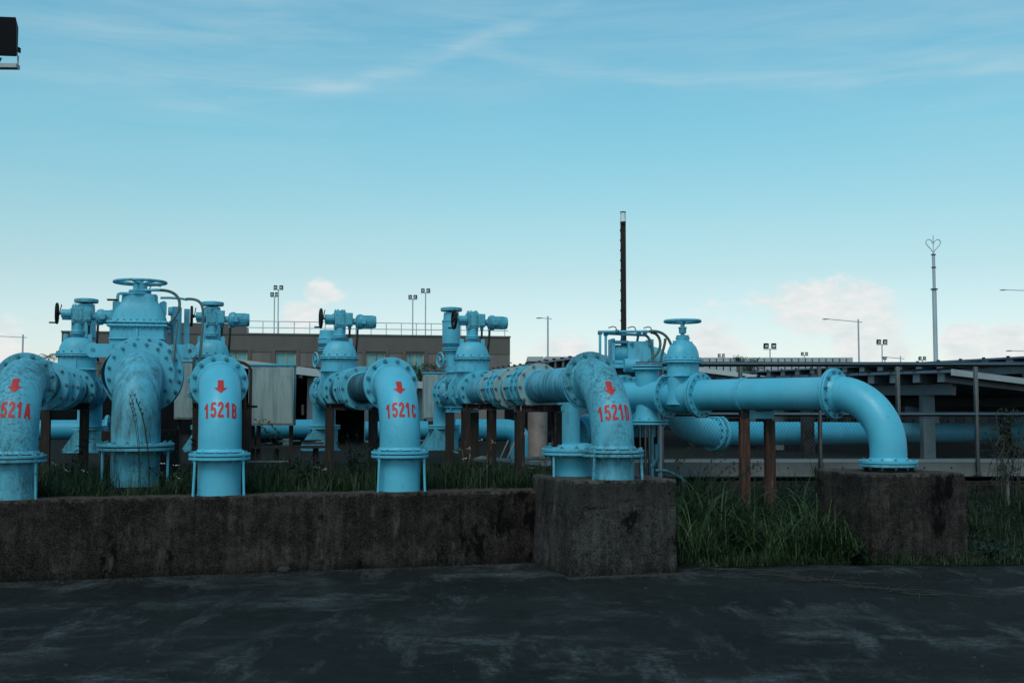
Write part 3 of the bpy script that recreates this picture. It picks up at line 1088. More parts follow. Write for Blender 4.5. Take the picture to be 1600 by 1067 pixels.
def actuated_valve(f, ang, L, zb, zx, label, wheel_ang=0.0, s=1.0, mat='paint_used', drop=0.0):
    """electric gate valve; local origin under the stem"""
    c, sn = math.cos(ang), math.sin(ang)
    p = Vector((f.x - sn * L, f.y + c * L, zb))
    t = empty('gate_valve', p, ang, label, 'valve', 'motor driven gate valves')
    # body: horizontal barrel with flat chest
    m = MB()
    m.lathe([(.20, -.40), (.205, -.32), (.25, -.18), (.255, .18), (.205, .32), (.20, .40)], (0, 0, zx), (0, 1, 0), 48)
    m.lathe([(.262, -.10), (.262, .34), (.262, .475)], (0, 0, zx), (0, 0, 1), 40, 1.0, .62)
    m.box((0, -.165, zx + .33), (.014, .02, .28)).box((.0, 0, zx + .30), (.535, .34, .02))
    m.build('body', mat, t, zb)
    flange_set(t, zb, (-.40, .40), zx, .18, .285, mat)
    flange_set(t, zb, (-.35, .35), zx, .18, .275, mat, 12, .02, .012)
    # bonnet
    for dz, nm in ((.492, 'bonnet_flange'), (.520, 'bonnet_flange')):
        m = MB().lathe([(.0, -.011), (.292, -.011), (.297, -.006), (.297, .006), (.292, .011), (0, .011)], (0, 0, zx + dz), (0, 0, 1), 48, 1, .68)
        m.build(nm, mat, t, zb)
    mb = MB()
    for k in range(14):
        a = 2 * PI * k / 14
        mb.cyl((math.cos(a) * .275, math.sin(a) * .275 * .68, zx + .462), (math.cos(a) * .275, math.sin(a) * .275 * .68, zx + .556), .011, 6)
    tag(mb.build('bonnet_bolts', 'bolt_paint', t, zb), kind='stuff')
    m = MB()
    prof = [(.262, 0)]
    for k in range(1, 9):
        a = PI / 2 * k / 9
        prof.append((.255 * math.cos(a) ** .75, .235 * math.sin(a)))
    prof += [(.095, .245), (.095, .28)]
    m.lathe(prof, (0, 0, zx + .53), (0, 0, 1), 48, 1, .70)
    m.build('bonnet', mat, t, zb)
    for sx in (-1, 1):
        m = MB()
        m.box((sx * .165, 0, zx + .72), (.06, .022, .14))
        m.torus((sx * .165, 0, zx + .775), (0, 1, 0), .022, .011, 16, 8)
        m.build('lifting_lug', mat, t, zb)
    z0 = zx + .81
    m = MB()
    m.ring((0, 0, z0), (0, 0, 1), .04, .105, .022, 32)
    m.ring((0, 0, z0 + .026), (0, 0, 1), .04, .105, .022, 32)
    m.cyl((0, 0, z0 + .03), (0, 0, z0 + .15), .075, 24)
    m.box((0, 0, z0 + .09), (.175, .05, .11)).box((0, 0, z0 + .15), (.17, .14, .02))
    m.build('yoke', mat, t, zb, bevel=.004)
    z1 = z0 + .16
    g = MB()
    g.box((0, 0, z1 + .115), (.165, .17, .23))
    g.ring((0, 0, z1 + .237), (0, 0, 1), .0, .085, .022, 32)
    g.box((0, -.09, z1 + .11), (.12, .012, .17))
    g.build('gearbox', 'paint_machine', t, zb, bevel=.007)
    m = MB()
    for k in range(6):
        a = 2 * PI * k / 6
        m.cyl((.07 * math.cos(a), .07 * math.sin(a), z1 + .245), (.07 * math.cos(a), .07 * math.sin(a), z1 + .265), .009, 6)
    for x in (-.05, .05):
        for z in (.04, .18):
            m.cyl((x, -.094, z1 + z), (x, -.106, z1 + z), .008, 6)
    tag(m.build('cover_bolts', 'bolt_paint', t, zb), kind='stuff')
    # right: switch box, coupling, motor
    m = MB()
    m.box((.135, -.01, z1 + .105), (.105, .15, .185)).box((.14, -.09, z1 + .105), (.075, .02, .145)).box((.135, -.01, z1 + .205), (.11, .13, .016))
    m.build('switch_box', 'paint_machine', t, zb, bevel=.005)
    mo = MB()
    zm = z1 + .085
    mo.lathe([(.05, .185), (.05, .235), (.085, .25), (.105, .262), (.105, .285), (.098, .30)], (0, 0, zm), (1, 0, 0), 32)
    mo.lathe([(.112, .285), (.115, .29), (.115, .335), (.112, .34), (.095, .345), (.096, .53), (.090, .545), (.0, .548)], (0, 0, zm), (1, 0, 0), 40)
    for k in range(18):
        a = 2 * PI * k / 18
        mo.bar((.35, math.cos(a) * .097, zm + math.sin(a) * .097), (.50, math.cos(a) * .097, zm + math.sin(a) * .097), .007, .007)
    mo.build('motor', 'paint_machine', t, zb)
    MB().box((.34, -.108, zm), (.085, .05, .085)).build('terminal_box', 'paint_machine', t, zb, bevel=.006)
    # left: worm housing and dark wheel
    m = MB()
    zl = z1 + .125
    m.cyl((-.08, 0, zl), (-.225, 0, zl), .062, 24, bev=.006)
    m.cyl((-.08, .01, zl - .055), (-.215, .01, zl - .055), .036, 20, bev=.004)
    m.cyl((-.09, 0, zl), (-.11, 0, zl), .078, 24)
    m.cyl((-.22, 0, zl), (-.27, 0, zl), .02, 12)
    m.build('worm_housing', 'paint_machine', t, zb)
    ax = Vector((-math.cos(wheel_ang), -math.sin(wheel_ang), 0))
    wc = Vector((-.285, 0, zl))
    w = hand_wheel_parts(t, wc, ax, .155, zb, 'black_iron', .019, 4, .04, .01, 'side_wheel')
    X, Y, A = basis(ax)
    hp = wc + Vector((0, -.03, -.135))
    MB().cyl(hp, hp + A * .10, .012, 10).build('crank_handle', 'black_iron', w, zb)
    MB().cyl((-.25, 0, zl + .0), (-.225, 0, zl + .13), .007, 8).build('clutch_lever', 'black_iron', t, zb)
    for (xa, xb) in ((.15, .14), (.27, .235)):
        MB().tube(bez((xa, .0, zm - .09), (xa, .0, zm - .35), (xb, .05, zm - .55), (xb + .03, .25, zm - .62)), .017, 10).build('conduit', 'black_rubber', t, zb)
        MB().cyl((xa, 0, zm - .045), (xa, 0, zm - .12), .027, 12).build('cable_gland', 'paint_machine', t, zb)
    return t


def air_valve(px, Y, zx, zb, label, tall=True, wheel=True, ang=0.27):
    p = at(px, 560, Y)
    t = empty('air_valve', (p.x, p.y, zb), ang, label, 'valve', 'upright air valves behind the gate valves')
    m = MB()
    m.lathe([(.10, zx + .20), (.10, zx + .84)], (0, 0, 0), (0, 0, 1), 32)
    m.build('neck', 'paint_used', t, zb)
    for z in (zx + .48, zx + .80, zx + .835):
        MB().ring((0, 0, z), (0, 0, 1), .05, .155, .022, 40).build('flange', 'paint_used', t, zb)
    h = 1.41 if tall else 1.12
    m = MB()
    m.lathe([(.06, zx + .84), (.085, zx + .87), (.148, zx + .915), (.150, zx + .95), (.150, zx + h - .14), (.158, zx + h - .13), (.158, zx + h - .11), (.135, zx + h - .10), (.125, zx + h + .02), (0, zx + h + .025)], (0, 0, 0), (0, 0, 1), 40)
    m.build('float_chamber', 'paint_used', t, zb)
    if wheel:
        m = MB()
        m.lathe([(0, .035), (.12, .035), (.175, .025), (.182, .0), (.175, -.03), (.15, -.03), (.15, 0), (0, .0)], (0, 0, zx + h + .075), (0, 0, 1), 40)
        for k in range(4):
            a = PI / 2 * k + .6
            m.cyl((math.cos(a) * .09, math.sin(a) * .09, zx + h), (math.cos(a) * .09, math.sin(a) * .09, zx + h + .09), .012, 8)
        m.build('top_cap', 'paint_machine', t, zb)
    m = MB()
    m.cyl((-.08, 0, zx + .64), (-.18, -.02, zx + .64), .03, 16)
    m.build('side_stem', 'paint_used', t, zb)
    hand_wheel_parts(t, (-.19, -.03, zx + .64), (-1, -.25, 0), .135, zb, 'paint_used', .015, 3, .04, .01, 'isolation_wheel')
    return t


def rear_fitting(f, ang, y0, zb, zx, label):
    c, sn = math.cos(ang), math.sin(ang)
    p = Vector((f.x - sn * y0, f.y + c * y0, zb))
    t = empty('check_valve', p, ang, label, 'valve', 'check valves with down pipes')
    m = MB()
    m.lathe([(.20, 0), (.22, .2), (.25, .4), (.25, .9), (.20, 1.1), (.20, 1.3)], (0, 0, zx), (0, 1, 0), 48)
    m.lathe([(.19, 0), (.19, .42)], (0, .65, zx), (0, 0, 1), 32, .85, .85)
    m.build('body', 'paint_used', t, zb)
    flange_set(t, zb, (.02, .30, 1.0, 1.3), zx, .18, .285, 'paint_used')
    m = MB().ring((0, .65, zx + .33), (0, 0, 1), 0, .19, .03, 40)
    m.build('cover', 'paint_used', t, zb)
    for k, (x, z) in enumerate(((-.27, zx + .17), (-.27, zx - .05))):
        m = MB()
        m.cyl((x, .05, z), (x, .45, z), .02, 10)
        m.torus((x - .01, .12, z), (0, 1, 0), .035, .016, 16, 8)
        m.build('counterweight_arm', 'paint_used', t, zb)
    # down pipe
    pts = [(0, 1.3, zx)]
    for i in range(1, 17):
        a = PI / 2 * i / 16
        pts.append((0, 1.3 + .35 * math.sin(a), zx - .35 + .35 * math.cos(a)))
    pts.append((0, 1.65, zb + .28))
    MB().tube(pts, .19, 32, caps=False).build('down_pipe', 'paint', t, zb)
    m = MB()
    m.ring((0, 1.65, zx - .55), (0, 0, 1), .1, .27, .03, 40)
    m.ring((0, 1.65, zx - .59), (0, 0, 1), .1, .27, .03, 40)
    m.build('down_flange', 'paint', t, zb)
    m = MB()
    m.box((0, 1.65, zx - .77), (.42, .40, .33))
    m.box((-.06, 1.65, zx - .95), (.62, .50, .03))
    for yy in (1.50, 1.80):
        z0, z1 = zx - .93, zx - .64
        m.add([(-.21, yy, z0), (-.40, yy, z0), (-.21, yy, z1), (-.21, yy + .02, z0), (-.40, yy + .02, z0), (-.21, yy + .02, z1)],
              [(0, 1, 2), (3, 5, 4), (0, 3, 4, 1), (1, 4, 5, 2), (2, 5, 3, 0)])
    m.build('base_box', 'paint_grimy', t, zb, bevel=.005)
    return t


def h_post(m, x, y, z0, z1, w=.11, d=.11, th=.009, rot=0.0):
    c, s = math.cos(rot), math.sin(rot)

    def bx(ox, oy, sx, sy):
        m.box((x + ox * c - oy * s, y + ox * s + oy * c, (z0 + z1) / 2), (sx, sy, z1 - z0), rot)
    bx(0, -d / 2, w, th)
    bx(0, d / 2, w, th)
    bx(0, 0, th, d - th)


def support(px, Y, ang, w, ztop, zb, label, mat='rust_dark', post=.11, beam=True, cap=None):
    p = at(px, 700, Y)
    t = empty('support_frame', (p.x, p.y, zb), ang, label, 'pipe support', 'steel frames holding up the pipes')
    for sx in (-1, 1):
        m = MB()
        h_post(m, sx * w / 2, 0, zb - .05, ztop, post, post)
        m.build('post', mat, t, zb, smooth=False)
    if beam:
        m = MB()
        m.box((0, 0, ztop + .008), (w + post + .02, post, .012)).box((0, 0, ztop + .082), (w + post + .02, post, .012)).box((0, -post * .1, ztop + .045), (w + post, .010, .062))
        for k in (-1, 0, 1):
            m.box((k * (w / 2), -.02, ztop + .045), (.01, post * .9, .06))
        m.build('beam', cap or mat, t, zb, smooth=False)
    return t


ZX = 1.88
# --- line marked 1521A
tA, fA, aA, LA = riser(21, 10.95, 122, 16.3, WTOP - .0, '1521A', 'stained riser pipe marked 1521A at the left edge, on the low wall', 'paint_worn', r=.222)
spool(fA, aA, YARD, .64, LA - .40, ZX, 'short level pipe with couplings behind the riser marked 1521A', 'paint_shaded', ((1.9, 2.6), (3.1, 3.9)))
actuated_valve(fA, aA, LA, YARD, ZX, 'leftmost motor driven gate valve, left of the large handwheel valve', 0.02)
rear_fitting(fA, aA, LA + .45, YARD, ZX, 'check valve and down pipe at the far end of the line marked 1521A')
air_valve(133, 17.6, ZX - .08, YARD, 'upright air valve with round cap behind the leftmost gate valve')
# --- line marked 1521B
tB, fB, aB, LB = riser(343.5, 11.45, 330.6, 16.8, WTOP, '1521B', 'clean riser pipe marked 1521B standing on the low wall', 'paint', r=.212)
spool(fB, aB, YARD, .64, LB - .40, ZX, 'level pipe hidden behind the riser marked 1521B', 'paint_worn', ((2.2, 3.0),))
actuated_valve(fB, aB, LB, YARD, ZX, 'motor driven gate valve straight behind the riser marked 1521B', 0.02)
rear_fitting(fB, aB, LB + .45, YARD, ZX, 'check valve and down pipe at the far end of the line marked 1521B')
air_valve(330.5, 18.1, ZX - .08, YARD, 'upright air valve with round cap over the valve behind 1521B')
# --- line marked 1521C
tC, fC, aC, LC = riser(625, 12.0, 531, 17.2, WTOP, '1521C', 'clean riser pipe marked 1521C standing on the low wall', 'paint', r=.213)
spool(fC, aC, YARD, .64, LC - .40, ZX, 'dark level pipe with couplings behind the riser marked 1521C', 'paint_shaded', ((2.9, 3.75),))
actuated_valve(fC, aC, LC, YARD, ZX, 'motor driven gate valve on the line marked 1521C, in front of the brown building', 0.02)
rear_fitting(fC, aC, LC + .45, YARD, ZX, 'check valve and down pipe at the far end of the line marked 1521C')
air_valve(511, 18.9, ZX - .1, YARD, 'squat air valve without a cap behind the gate valve of line 1521C', False, False)
# --- line marked 1521D
tD, fD, aD, LD = riser(957.5, 11.38, 738, 17.4, .905, '1521D', 'scuffed riser pipe marked 1521D standing on the grey concrete plinth', 'paint_worn', r=.212, R_=.66, zx=1.915, fz=1.17, fr=.31)
spool(fD, aD, YARD, .70, LD - .40, ZX, 'long mildewed level pipe with grey clamp rings behind the riser marked 1521D', 'paint_grimy', ((2.55, 3.35), (3.75, 4.6)), .197, (5.0,), 'paint_grey_ring', 14)
actuated_valve(fD, aD, LD, YARD, ZX, 'motor driven gate valve at the end of the long mildewed pipe, rightmost of its row', 0.02)
rear_fitting(fD, aD, LD + .45, YARD, ZX, 'check valve and down pipe at the far end of the line marked 1521D')
air_valve(705, 18.9, ZX - .1, YARD, 'tall upright air valve with round black cap left of the rightmost motor valve', True, True)

# supports
support(101, 14.9, aA, .47, 1.60, YARD, 'dark steel frame under the pipe of line 1521A')
support(345, 15.0, aB, .62, 1.60, YARD, 'dark steel frame behind the riser marked 1521B')
support(549, 15.3, aC, .58, 1.60, YARD, 'dark steel frame under the valve line of 1521C')
support(841, 13.6, aD, .46, 1.57, YARD, 'rusty goalpost frame under the long mildewed pipe, nearest the plinth', 'rust', .10)
support(748, 15.6, aD, .36, 1.60, YARD, 'rusty peeling frame under the long mildewed pipe, middle one of three', 'rust')
support(722, 17.2, aD, .38, 1.56, YARD, 'dark frame under the rightmost motor valve', 'rust_dark', .11, True, 'paint_used')


# --- the large hand operated valve between 1521A and 1521B
def big_valve():
    zb = YARD
    f = at(212, 700, 13.9)
    v = at(217, 500, 15.75)
    ang = math.atan2(-(v.x - f.x), v.y - f.y)
    ang = .27
    zx = 2.06
    t = empty('riser_pipe', (f.x, f.y, zb), ang, 'thick unmarked riser pipe with dark runs between 1521A and 1521B', 'pipe', 'elbowed riser pipes')
    r = .288
    R_ = .66
    fz = 1.155
    MB().tube(arc_elbow(R_, zx, fz), r, 64, caps=False).build('elbow', 'paint_grimy', t, zb)
    MB().ring((0, 0, fz + .02), (0, 0, 1), r - .01, .455, .035, 64).build('upper_base_flange', 'paint_used', t, zb)
    MB().ring((0, 0, fz - .03), (0, 0, 1), r - .01, .455, .035, 64).build('lower_base_flange', 'paint_worn', t, zb)
    tag(MB().bolts((0, 0, fz - .005), (0, 0, 1), .41, 16, .025, .09).build('base_bolts', 'bolt_paint', t, zb), kind='stuff')
    MB().lathe([(r, zb - .05), (r, fz)], (0, 0, 0), (0, 0, 1), 64).build('base_pipe', 'paint_worn', t, zb)
    MB().lathe([(r, R_), (r, R_ + .12)], (0, 0, zx), (0, 1, 0), 56).build('stub', 'paint_used', t, zb)
    MB().ring((0, R_ + .02, zx), (0, 1, 0), r - .01, .425, .04, 64).build('elbow_flange', 'paint_used', t, zb)
    tag(MB().bolts((0, R_ + .02, zx), (0, 1, 0), .382, 16, .023, .04).build('elbow_bolts', 'bolt_paint', t, zb), kind='stuff')
    for a in (-60, 65):
        x, y = math.sin(R(a)) * .42, -math.cos(R(a)) * .42
        MB().cyl((x, y, zb), (x, y, fz - .04), .017, 12).build('brace_rod', 'paint_used', t, zb)
    # valve
    q = at(218, 500, 15.6)
    t = empty('gate_valve', (q.x, q.y, zb), ang * .7, 'large gate valve with a broad top handwheel between lines 1521A and 1521B', 'valve')
    m = MB()
    m.lathe([(.34, -.93), (.36, -.45), (.42, -.3), (.42, .4), (.36, .6)], (0, 0, zx), (0, 1, 0), 48)
    m.box((0, 0, zx + .40), (.70, .44, .56))
    m.box((0, -.225, zx + .45), (.03, .03, .52)).box((0, -.23, zx + .50), (.74, .03, .022)).box((0, -.23, zx + .30), (.74, .03, .022))
    m.build('body', 'paint_used', t, zb, bevel=.01)
    MB().ring((.11, -.40, zx), (0, 1, 0), 0, .52, .05, 72).build('body_flange', 'paint_used', t, zb)
    MB().ring((.11, -.29, zx), (0, 1, 0), .2, .52, .05, 72).build('body_flange', 'paint_used', t, zb)
    tag(MB().bolts((.11, -.345, zx), (0, 1, 0), .475, 20, .024, .17).build('body_bolts', 'bolt_paint', t, zb), kind='stuff')
    for sx in (-1, 1):
        m = MB()
        m.ring((sx * .62 + .08, -.34, zx + .33), (0, 1, 0), .032, .10, .035, 28)
        m.box((sx * .48 + .08, -.34, zx + .33), (.22, .034, .18))
        m.build('lifting_ear', 'paint_used', t, zb)
    for dz in (.680, .728):
        MB().box((0, 0, zx + dz), (.79, .52, .036)).build('bonnet_flange', 'paint_used', t, zb, bevel=.012)
    mb = MB()
    for k in range(9):
        for yy in (-.235, .235):
            mb.cyl((-.34 + .085 * k, yy, zx + .640), (-.34 + .085 * k, yy, zx + .765), .014, 6)
    tag(mb.build('bonnet_bolts', 'bolt_paint', t, zb), kind='stuff')
    # bonnet: tapered, rounded
    m = MB()
    prof = [(.365, .745), (.350, .80), (.320, .90), (.280, .98), (.238, 1.02), (.232, 1.11), (.225, 1.12), (0, 1.125)]
    vs, fs, N = [], [], 40
    for (hw, z) in prof:
        hd = hw * .52
        for i in range(N):
            a = 2 * PI * i / N
            cx, cy = math.cos(a), math.sin(a)
            e = .55
            vs.append((math.copysign(abs(cx) ** e, cx) * hw, math.copysign(abs(cy) ** e, cy) * hd, zx + z))
    for k in range(len(prof) - 1):
        for i in range(N):
            j = (i + 1) % N
            fs.append((k * N + i, k * N + j, (k + 1) * N + j, (k + 1) * N + i))
    m.add(vs, fs)
    m.build('bonnet', 'paint_used', t, zb)
    for sx in (-1, 1):
        m = MB().box((sx * .31, 0, zx + .93), (.09, .03, .18))
        m.torus((sx * .315, 0, zx + 1.0), (0, 1, 0), .025, .014, 16, 8)
        m.build('lifting_lug', 'paint_used', t, zb)
    m = MB()
    m.ring((0, 0, zx + 1.13), (0, 0, 1), 0, .15, .03, 32)
    m.ring((0, 0, zx + 1.165), (0, 0, 1), 0, .15, .03, 32)
    m.cyl((0, 0, zx + 1.16), (0, 0, zx + 1.25), .095, 24, bev=.005)
    m.build('stuffing_box', 'paint_used', t, zb)
    m = MB().cyl((0, 0, zx + 1.22), (0, 0, zx + 1.32), .045, 16)
    m.build('stem', 'paint_machine', t, zb)
    hand_wheel_parts(t, (0, 0, zx + 1.29), (0, 0, 1), .362, zb, 'paint_machine', .020, 6, .06, .025, 'top_wheel')
    # side posts and hydraulic cylinder
    for x, z1 in ((-.40, zx + .93), (.60, zx + .96)):
        MB().box((x, .32, (zx + .25 + z1) / 2), (.075, .05, z1 - zx - .25)).build('side_post', 'paint_used', t, zb, bevel=.004)
    m = MB().cyl((.46, .25, zx + .42), (.46, .25, zx + .98), .075, 20, bev=.01)
    m.ring((.40, .05, zx + .90), (1, .2, 0), .02, .06, .05, 20)
    m.build('side_cylinder', 'paint_used', t, zb)
    # small bore pipe and hoses
    Z = zx + 1.12
    MB().tube([(-.06, -.1, Z), (-.24, -.12, Z + .0), (-.27, -.12, Z - .01), (-.275, -.12, Z - .05), (-.275, -.12, Z - .12)], .021, 12).build('drain_tube', 'paint_used', t, zb)
    MB().box((-.34, -.13, Z - .09), (.14, .03, .025)).build('drain_lever', 'black_iron', t, zb)
    MB().tube([(.06, -.1, Z + .05), (.2, -.12, Z + .055), (.28, -.12, Z + .055)], .02, 12).build('bleed_tube', 'paint_used', t, zb)
    MB().tube([(.14, -.12, Z + .06), (.15, -.12, Z + .10), (.19, -.13, Z + .12), (.29, -.13, Z + .105)], .008, 8).build('bleed_lever', 'steel_bolt', t, zb)
    MB().tube(bez((.28, -.12, Z + .055), (.60, -.12, Z + .06), (.62, -.13, Z - .22), (.37, -.16, Z - .44)), .020, 12).build('hose', 'hose', t, zb)
    MB().tube(bez((.26, .1, Z - .03), (.55, .1, Z - .02), (.60, .1, Z - .05), (.62, .1, Z - .05)), .017, 12).build('hose', 'paint_machine', t, zb)
    MB().tube(bez((.60, .1, Z - .04), (.86, .1, Z - .02), (.85, .1, Z - .15), (.83, .05, Z - .5)) + [(.80, 0, Z - 1.1), (.78, 0, zx - .95)], .019, 12).build('hose', 'hose', t, zb)
    MB().tube(bez((.50, -.1, Z - .35), (.52, -.15, Z - .5), (.50, -.5, Z - .7), (.50, -.52, Z - 1.1)), .019, 12).build('hose', 'hose', t, zb)
    MB().cyl((.77, -.12, zb), (.74, -.12, zx + .36), .022, 12).build('upright_conduit', 'hose', t, zb)
    # pedestal
    m = MB().box((.06, 0, zb + .30), (.78, .9, .66))
    o = m.build('concrete_pedestal', 'concrete_wall', None, 0, bevel=.01, smooth=False)
    o.location = (q.x, q.y, 0)
    tag(o, 'dark concrete pedestal under the large handwheel valve', 'pedestal')


big_valve()


# --- blanked stub beside 1521D on the plinth
def blank_stub():
    p = at(898, 740, 11.95)
    zb = .905
    t = empty('blanked_stub', (p.x, p.y, zb), .27, 'short capped stub with rusty bolted lid left of the riser marked 1521D', 'pipe')
    MB().lathe([(.20, zb - .02), (.20, 1.16)], (0, 0, 0), (0, 0, 1), 48).build('stub_pipe', 'paint', t, zb)
    MB().ring((0, 0, 1.145), (0, 0, 1), .1, .345, .03, 56).build('lower_flange', 'paint_used', t, zb)
    m = MB().ring((0, 0, 1.185), (0, 0, 1), 0, .345, .035, 56)
    m.lathe([(.22, 0), (.19, .03), (.16, .045), (0, .05)], (.03, 0, 1.20), (0, 0, 1), 8)
    m.build('lid', 'paint_used', t, zb)
    MB().ring((0, 0, 1.166), (0, 0, 1), 0, .325, .012, 48).build('gasket', 'rust', t, zb)
    tag(MB().bolts((0, 0, 1.167), (0, 0, 1), .30, 12, .021, .075).build('lid_bolts', 'bolt_paint', t, zb), kind='stuff')
    for a in (-62, 20, 60):
        x, y = math.sin(R(a)) * .31, -math.cos(R(a)) * .31
        MB().cyl((x, y, zb - .01), (x, y, 1.13), .014, 12).build('brace_rod', 'paint', t, zb)


blank_stub()


# --- unmarked line on the right
PH = R(47)
dF = Vector((-math.cos(PH), math.sin(PH), 0))       # from the elbow back along the pipe
fF = Vector((4.15, 12.6, 0))
aF = math.atan2(-dF.x, dF.y)
RF = .63
ZF = 1.785
rF = .193


def fpos(t):
    p = fF + dF * (RF + t)
    return p


def right_line():
    zb = .925
    t = empty('riser_pipe', (fF.x, fF.y, zb), aF, 'unmarked clean blue elbow bending down onto the brown plinth at right', 'pipe', 'elbowed riser pipes')
    fz = 1.025
    m = MB().tube(arc_elbow(RF, ZF, fz), rF + .006, 56, caps=False)
    m.lathe([(rF + .006, 0), (rF + .03, -.04)], (0, 0, fz + .05), (0, 0, 1), 48)
    m.lathe([(rF + .006, -.05), (rF + .03, -.0)], (0, RF - .005, ZF), (0, 1, 0), 48)
    m.build('elbow', 'paint', t, zb)
    MB().ring((0, 0, fz + .005), (0, 0, 1), .1, .310, .035, 56).build('upper_base_flange', 'paint', t, zb)
    MB().ring((0, 0, fz - .035), (0, 0, 1), .1, .310, .030, 56).build('lower_base_flange', 'paint_worn', t, zb)
    MB().lathe([(.27, zb - .02), (.27, fz - .045)], (0, 0, 0), (0, 0, 1), 40).build('grout_pad', 'concrete_wall', t, zb)
    tag(MB().bolts((0, 0, fz - .015), (0, 0, 1), .27, 12, .018, .07).build('base_bolts', 'bolt_paint', t, zb), kind='stuff')
    MB().ring((0, RF + .012, ZF), (0, 1, 0), .1, .290, .026, 64).build('elbow_flange', 'paint', t, zb)
    tag(MB().bolts((0, RF + .028, ZF), (0, 1, 0), .253, 12, .022, .058).build('elbow_bolts', 'bolt_paint', t, zb), kind='stuff')
    # long pipe
    zb = .40
    p = fpos(0)
    t = empty('pipe_spool', (p.x, p.y, zb), aF, 'straight clean blue pipe running level from the right-hand elbow to the handwheel valve', 'pipe', 'level pipe lengths with couplings')
    m = MB().lathe([(rF, .03), (rF, 1.95)], (0, 0, ZF), (0, 1, 0), 56)
    m.build('pipe', 'paint', t, zb)
    MB().ring((0, .045, ZF), (0, 1, 0), .1, .290, .026, 64).build('flange', 'paint', t, zb)
    flange_set(t, zb, (1.93,), ZF, .15, .285, 'paint', 16, .03, .015)
    MB().ring((0, 1.28, ZF), (0, 1, 0), rF, rF + .014, .05, 48).build('strap', 'paint', t, zb)
    # gate valve
    p = fpos(2.22)
    t = empty('gate_valve', (p.x, p.y, zb), aF, 'hand operated gate valve with round top wheel on the unmarked right-hand line', 'valve')
    m = MB()
    m.lathe([(.19, -.26), (.20, -.2), (.24, -.1), (.24, .1), (.20, .2), (.19, .26)], (0, 0, ZF), (0, 1, 0), 48)
    m.lathe([(.26, -.12), (.243, .12), (.243, .41)], (0, 0, ZF), (0, 0, 1), 40, 1.0, .72)
    m.box((0, 0, ZF + .245), (.49, .34, .018))
    m.box((0, -.168, ZF + .33), (.02, .02, .16))
    m.build('body', 'paint', t, zb, bevel=.004)
    flange_set(t, zb, (-.25, .25), ZF, .12, .285, 'paint', 16, .028, .015)
    for dz in (.425, .455):
        MB().lathe([(0, -.012), (.278, -.012), (.283, -.006), (.283, .006), (.278, .012), (0, .012)], (0, 0, ZF + dz), (0, 0, 1), 48, 1, .78).build('bonnet_flange', 'paint', t, zb)
    mb = MB()
    for k in range(14):
        a = 2 * PI * k / 14
        mb.cyl((math.cos(a) * .262, math.sin(a) * .262 * .78, ZF + .395), (math.cos(a) * .262, math.sin(a) * .262 * .78, ZF + .488), .011, 6)
    tag(mb.build('bonnet_bolts', 'bolt_paint', t, zb), kind='stuff')
    m = MB().lathe([(.238, .46), (.236, .51), (.222, .57), (.195, .625), (.15, .672), (.105, .70), (.085, .715)], (0, 0, ZF), (0, 0, 1), 48, 1, .8)
    m.cyl((0, 0, ZF + .70), (0, 0, ZF + .775), .082, 28, bev=.004)
    m.ring((0, 0, ZF + .735), (0, 0, 1), .05, .092, .03, 6)
    m.build('bonnet', 'paint', t, zb)
    for sx in (-1, 1):
        MB().box((sx * .16, 0, ZF + .665), (.055, .03, .07)).build('lifting_lug', 'paint', t, zb, bevel=.004)
    m = MB().cyl((0, 0, ZF + .77), (0, 0, ZF + .93), .028, 16)
    m.cyl((0, 0, ZF + .80), (0, 0, ZF + .875), .048, 20, bev=.004).cyl((0, 0, ZF + .862), (0, 0, ZF + .88), .055, 20)
    m.build('stem', 'paint_machine', t, zb)
    hand_wheel_parts(t, (0, 0, ZF + .955), (0, 0, 1), .245, zb, 'paint_machine', .021, 5, .045, .02, 'top_wheel')
    # tee
    p = fpos(2.82)
    t = empty('pipe_tee', (p.x, p.y, zb), aF, 'blue tee with bolted top lid left of the round handwheel valve', 'pipe fitting')
    m = MB().lathe([(.19, -.36), (.19, .38)], (0, 0, ZF), (0, 1, 0), 48)
    m.lathe([(.185, -.34), (.16, -.22), (.15, -.1), (.15, .12), (.16, .22), (.155, .36)], (0, 0, ZF), (0, 0, 1), 40)
    m.build('body', 'paint', t, zb)
    flange_set(t, zb, (.38,), ZF, .12, .285, 'paint', 12, .03, .017)
    for dz in (.355, .395):
        MB().ring((0, 0, ZF + dz), (0, 0, 1), 0, .205, .026, 48).build('top_lid', 'paint', t, zb)
    tag(MB().bolts((0, 0, ZF + .375), (0, 0, 1), .175, 10, .013, .066).build('lid_bolts', 'bolt_paint', t, zb), kind='stuff')
    for dz in (-.33, -.37):
        MB().ring((0, 0, ZF + dz), (0, 0, 1), 0, .275, .026, 48).build('bottom_flange', 'paint', t, zb)
    tag(MB().bolts((0, 0, ZF - .35), (0, 0, 1), .24, 12, .017, .066).build('bottom_bolts', 'bolt_paint', t, zb), kind='stuff')
    # further flanged length
    p = fpos(3.25)
    t = empty('pipe_spool', (p.x, p.y, zb), aF, 'short flanged pipe length running on left of the tee, behind 1521D', 'pipe', 'level pipe lengths with couplings')
    MB().lathe([(.185, 0), (.185, 1.4)], (0, 0, ZF), (0, 1, 0), 48).build('pipe', 'paint', t, zb)
    flange_set(t, zb, (.03, .5), ZF, .12, .285, 'paint_used', 12, .03, .017)
    # posts
    c = fpos(1.28)
    t = empty('support_frame', (c.x, c.y, .30), 0.0, 'two orange-rusted posts with a blue saddle under the right-hand straight pipe', 'pipe support', 'steel frames holding up the pipes')
    for x in (0, .31):
        m = MB()
        h_post(m, x, .0, .2, 1.50 if x == 0 else 1.47, .115, .12, .012)
        m.build('post', 'rust_orange', t, .30, smooth=False)
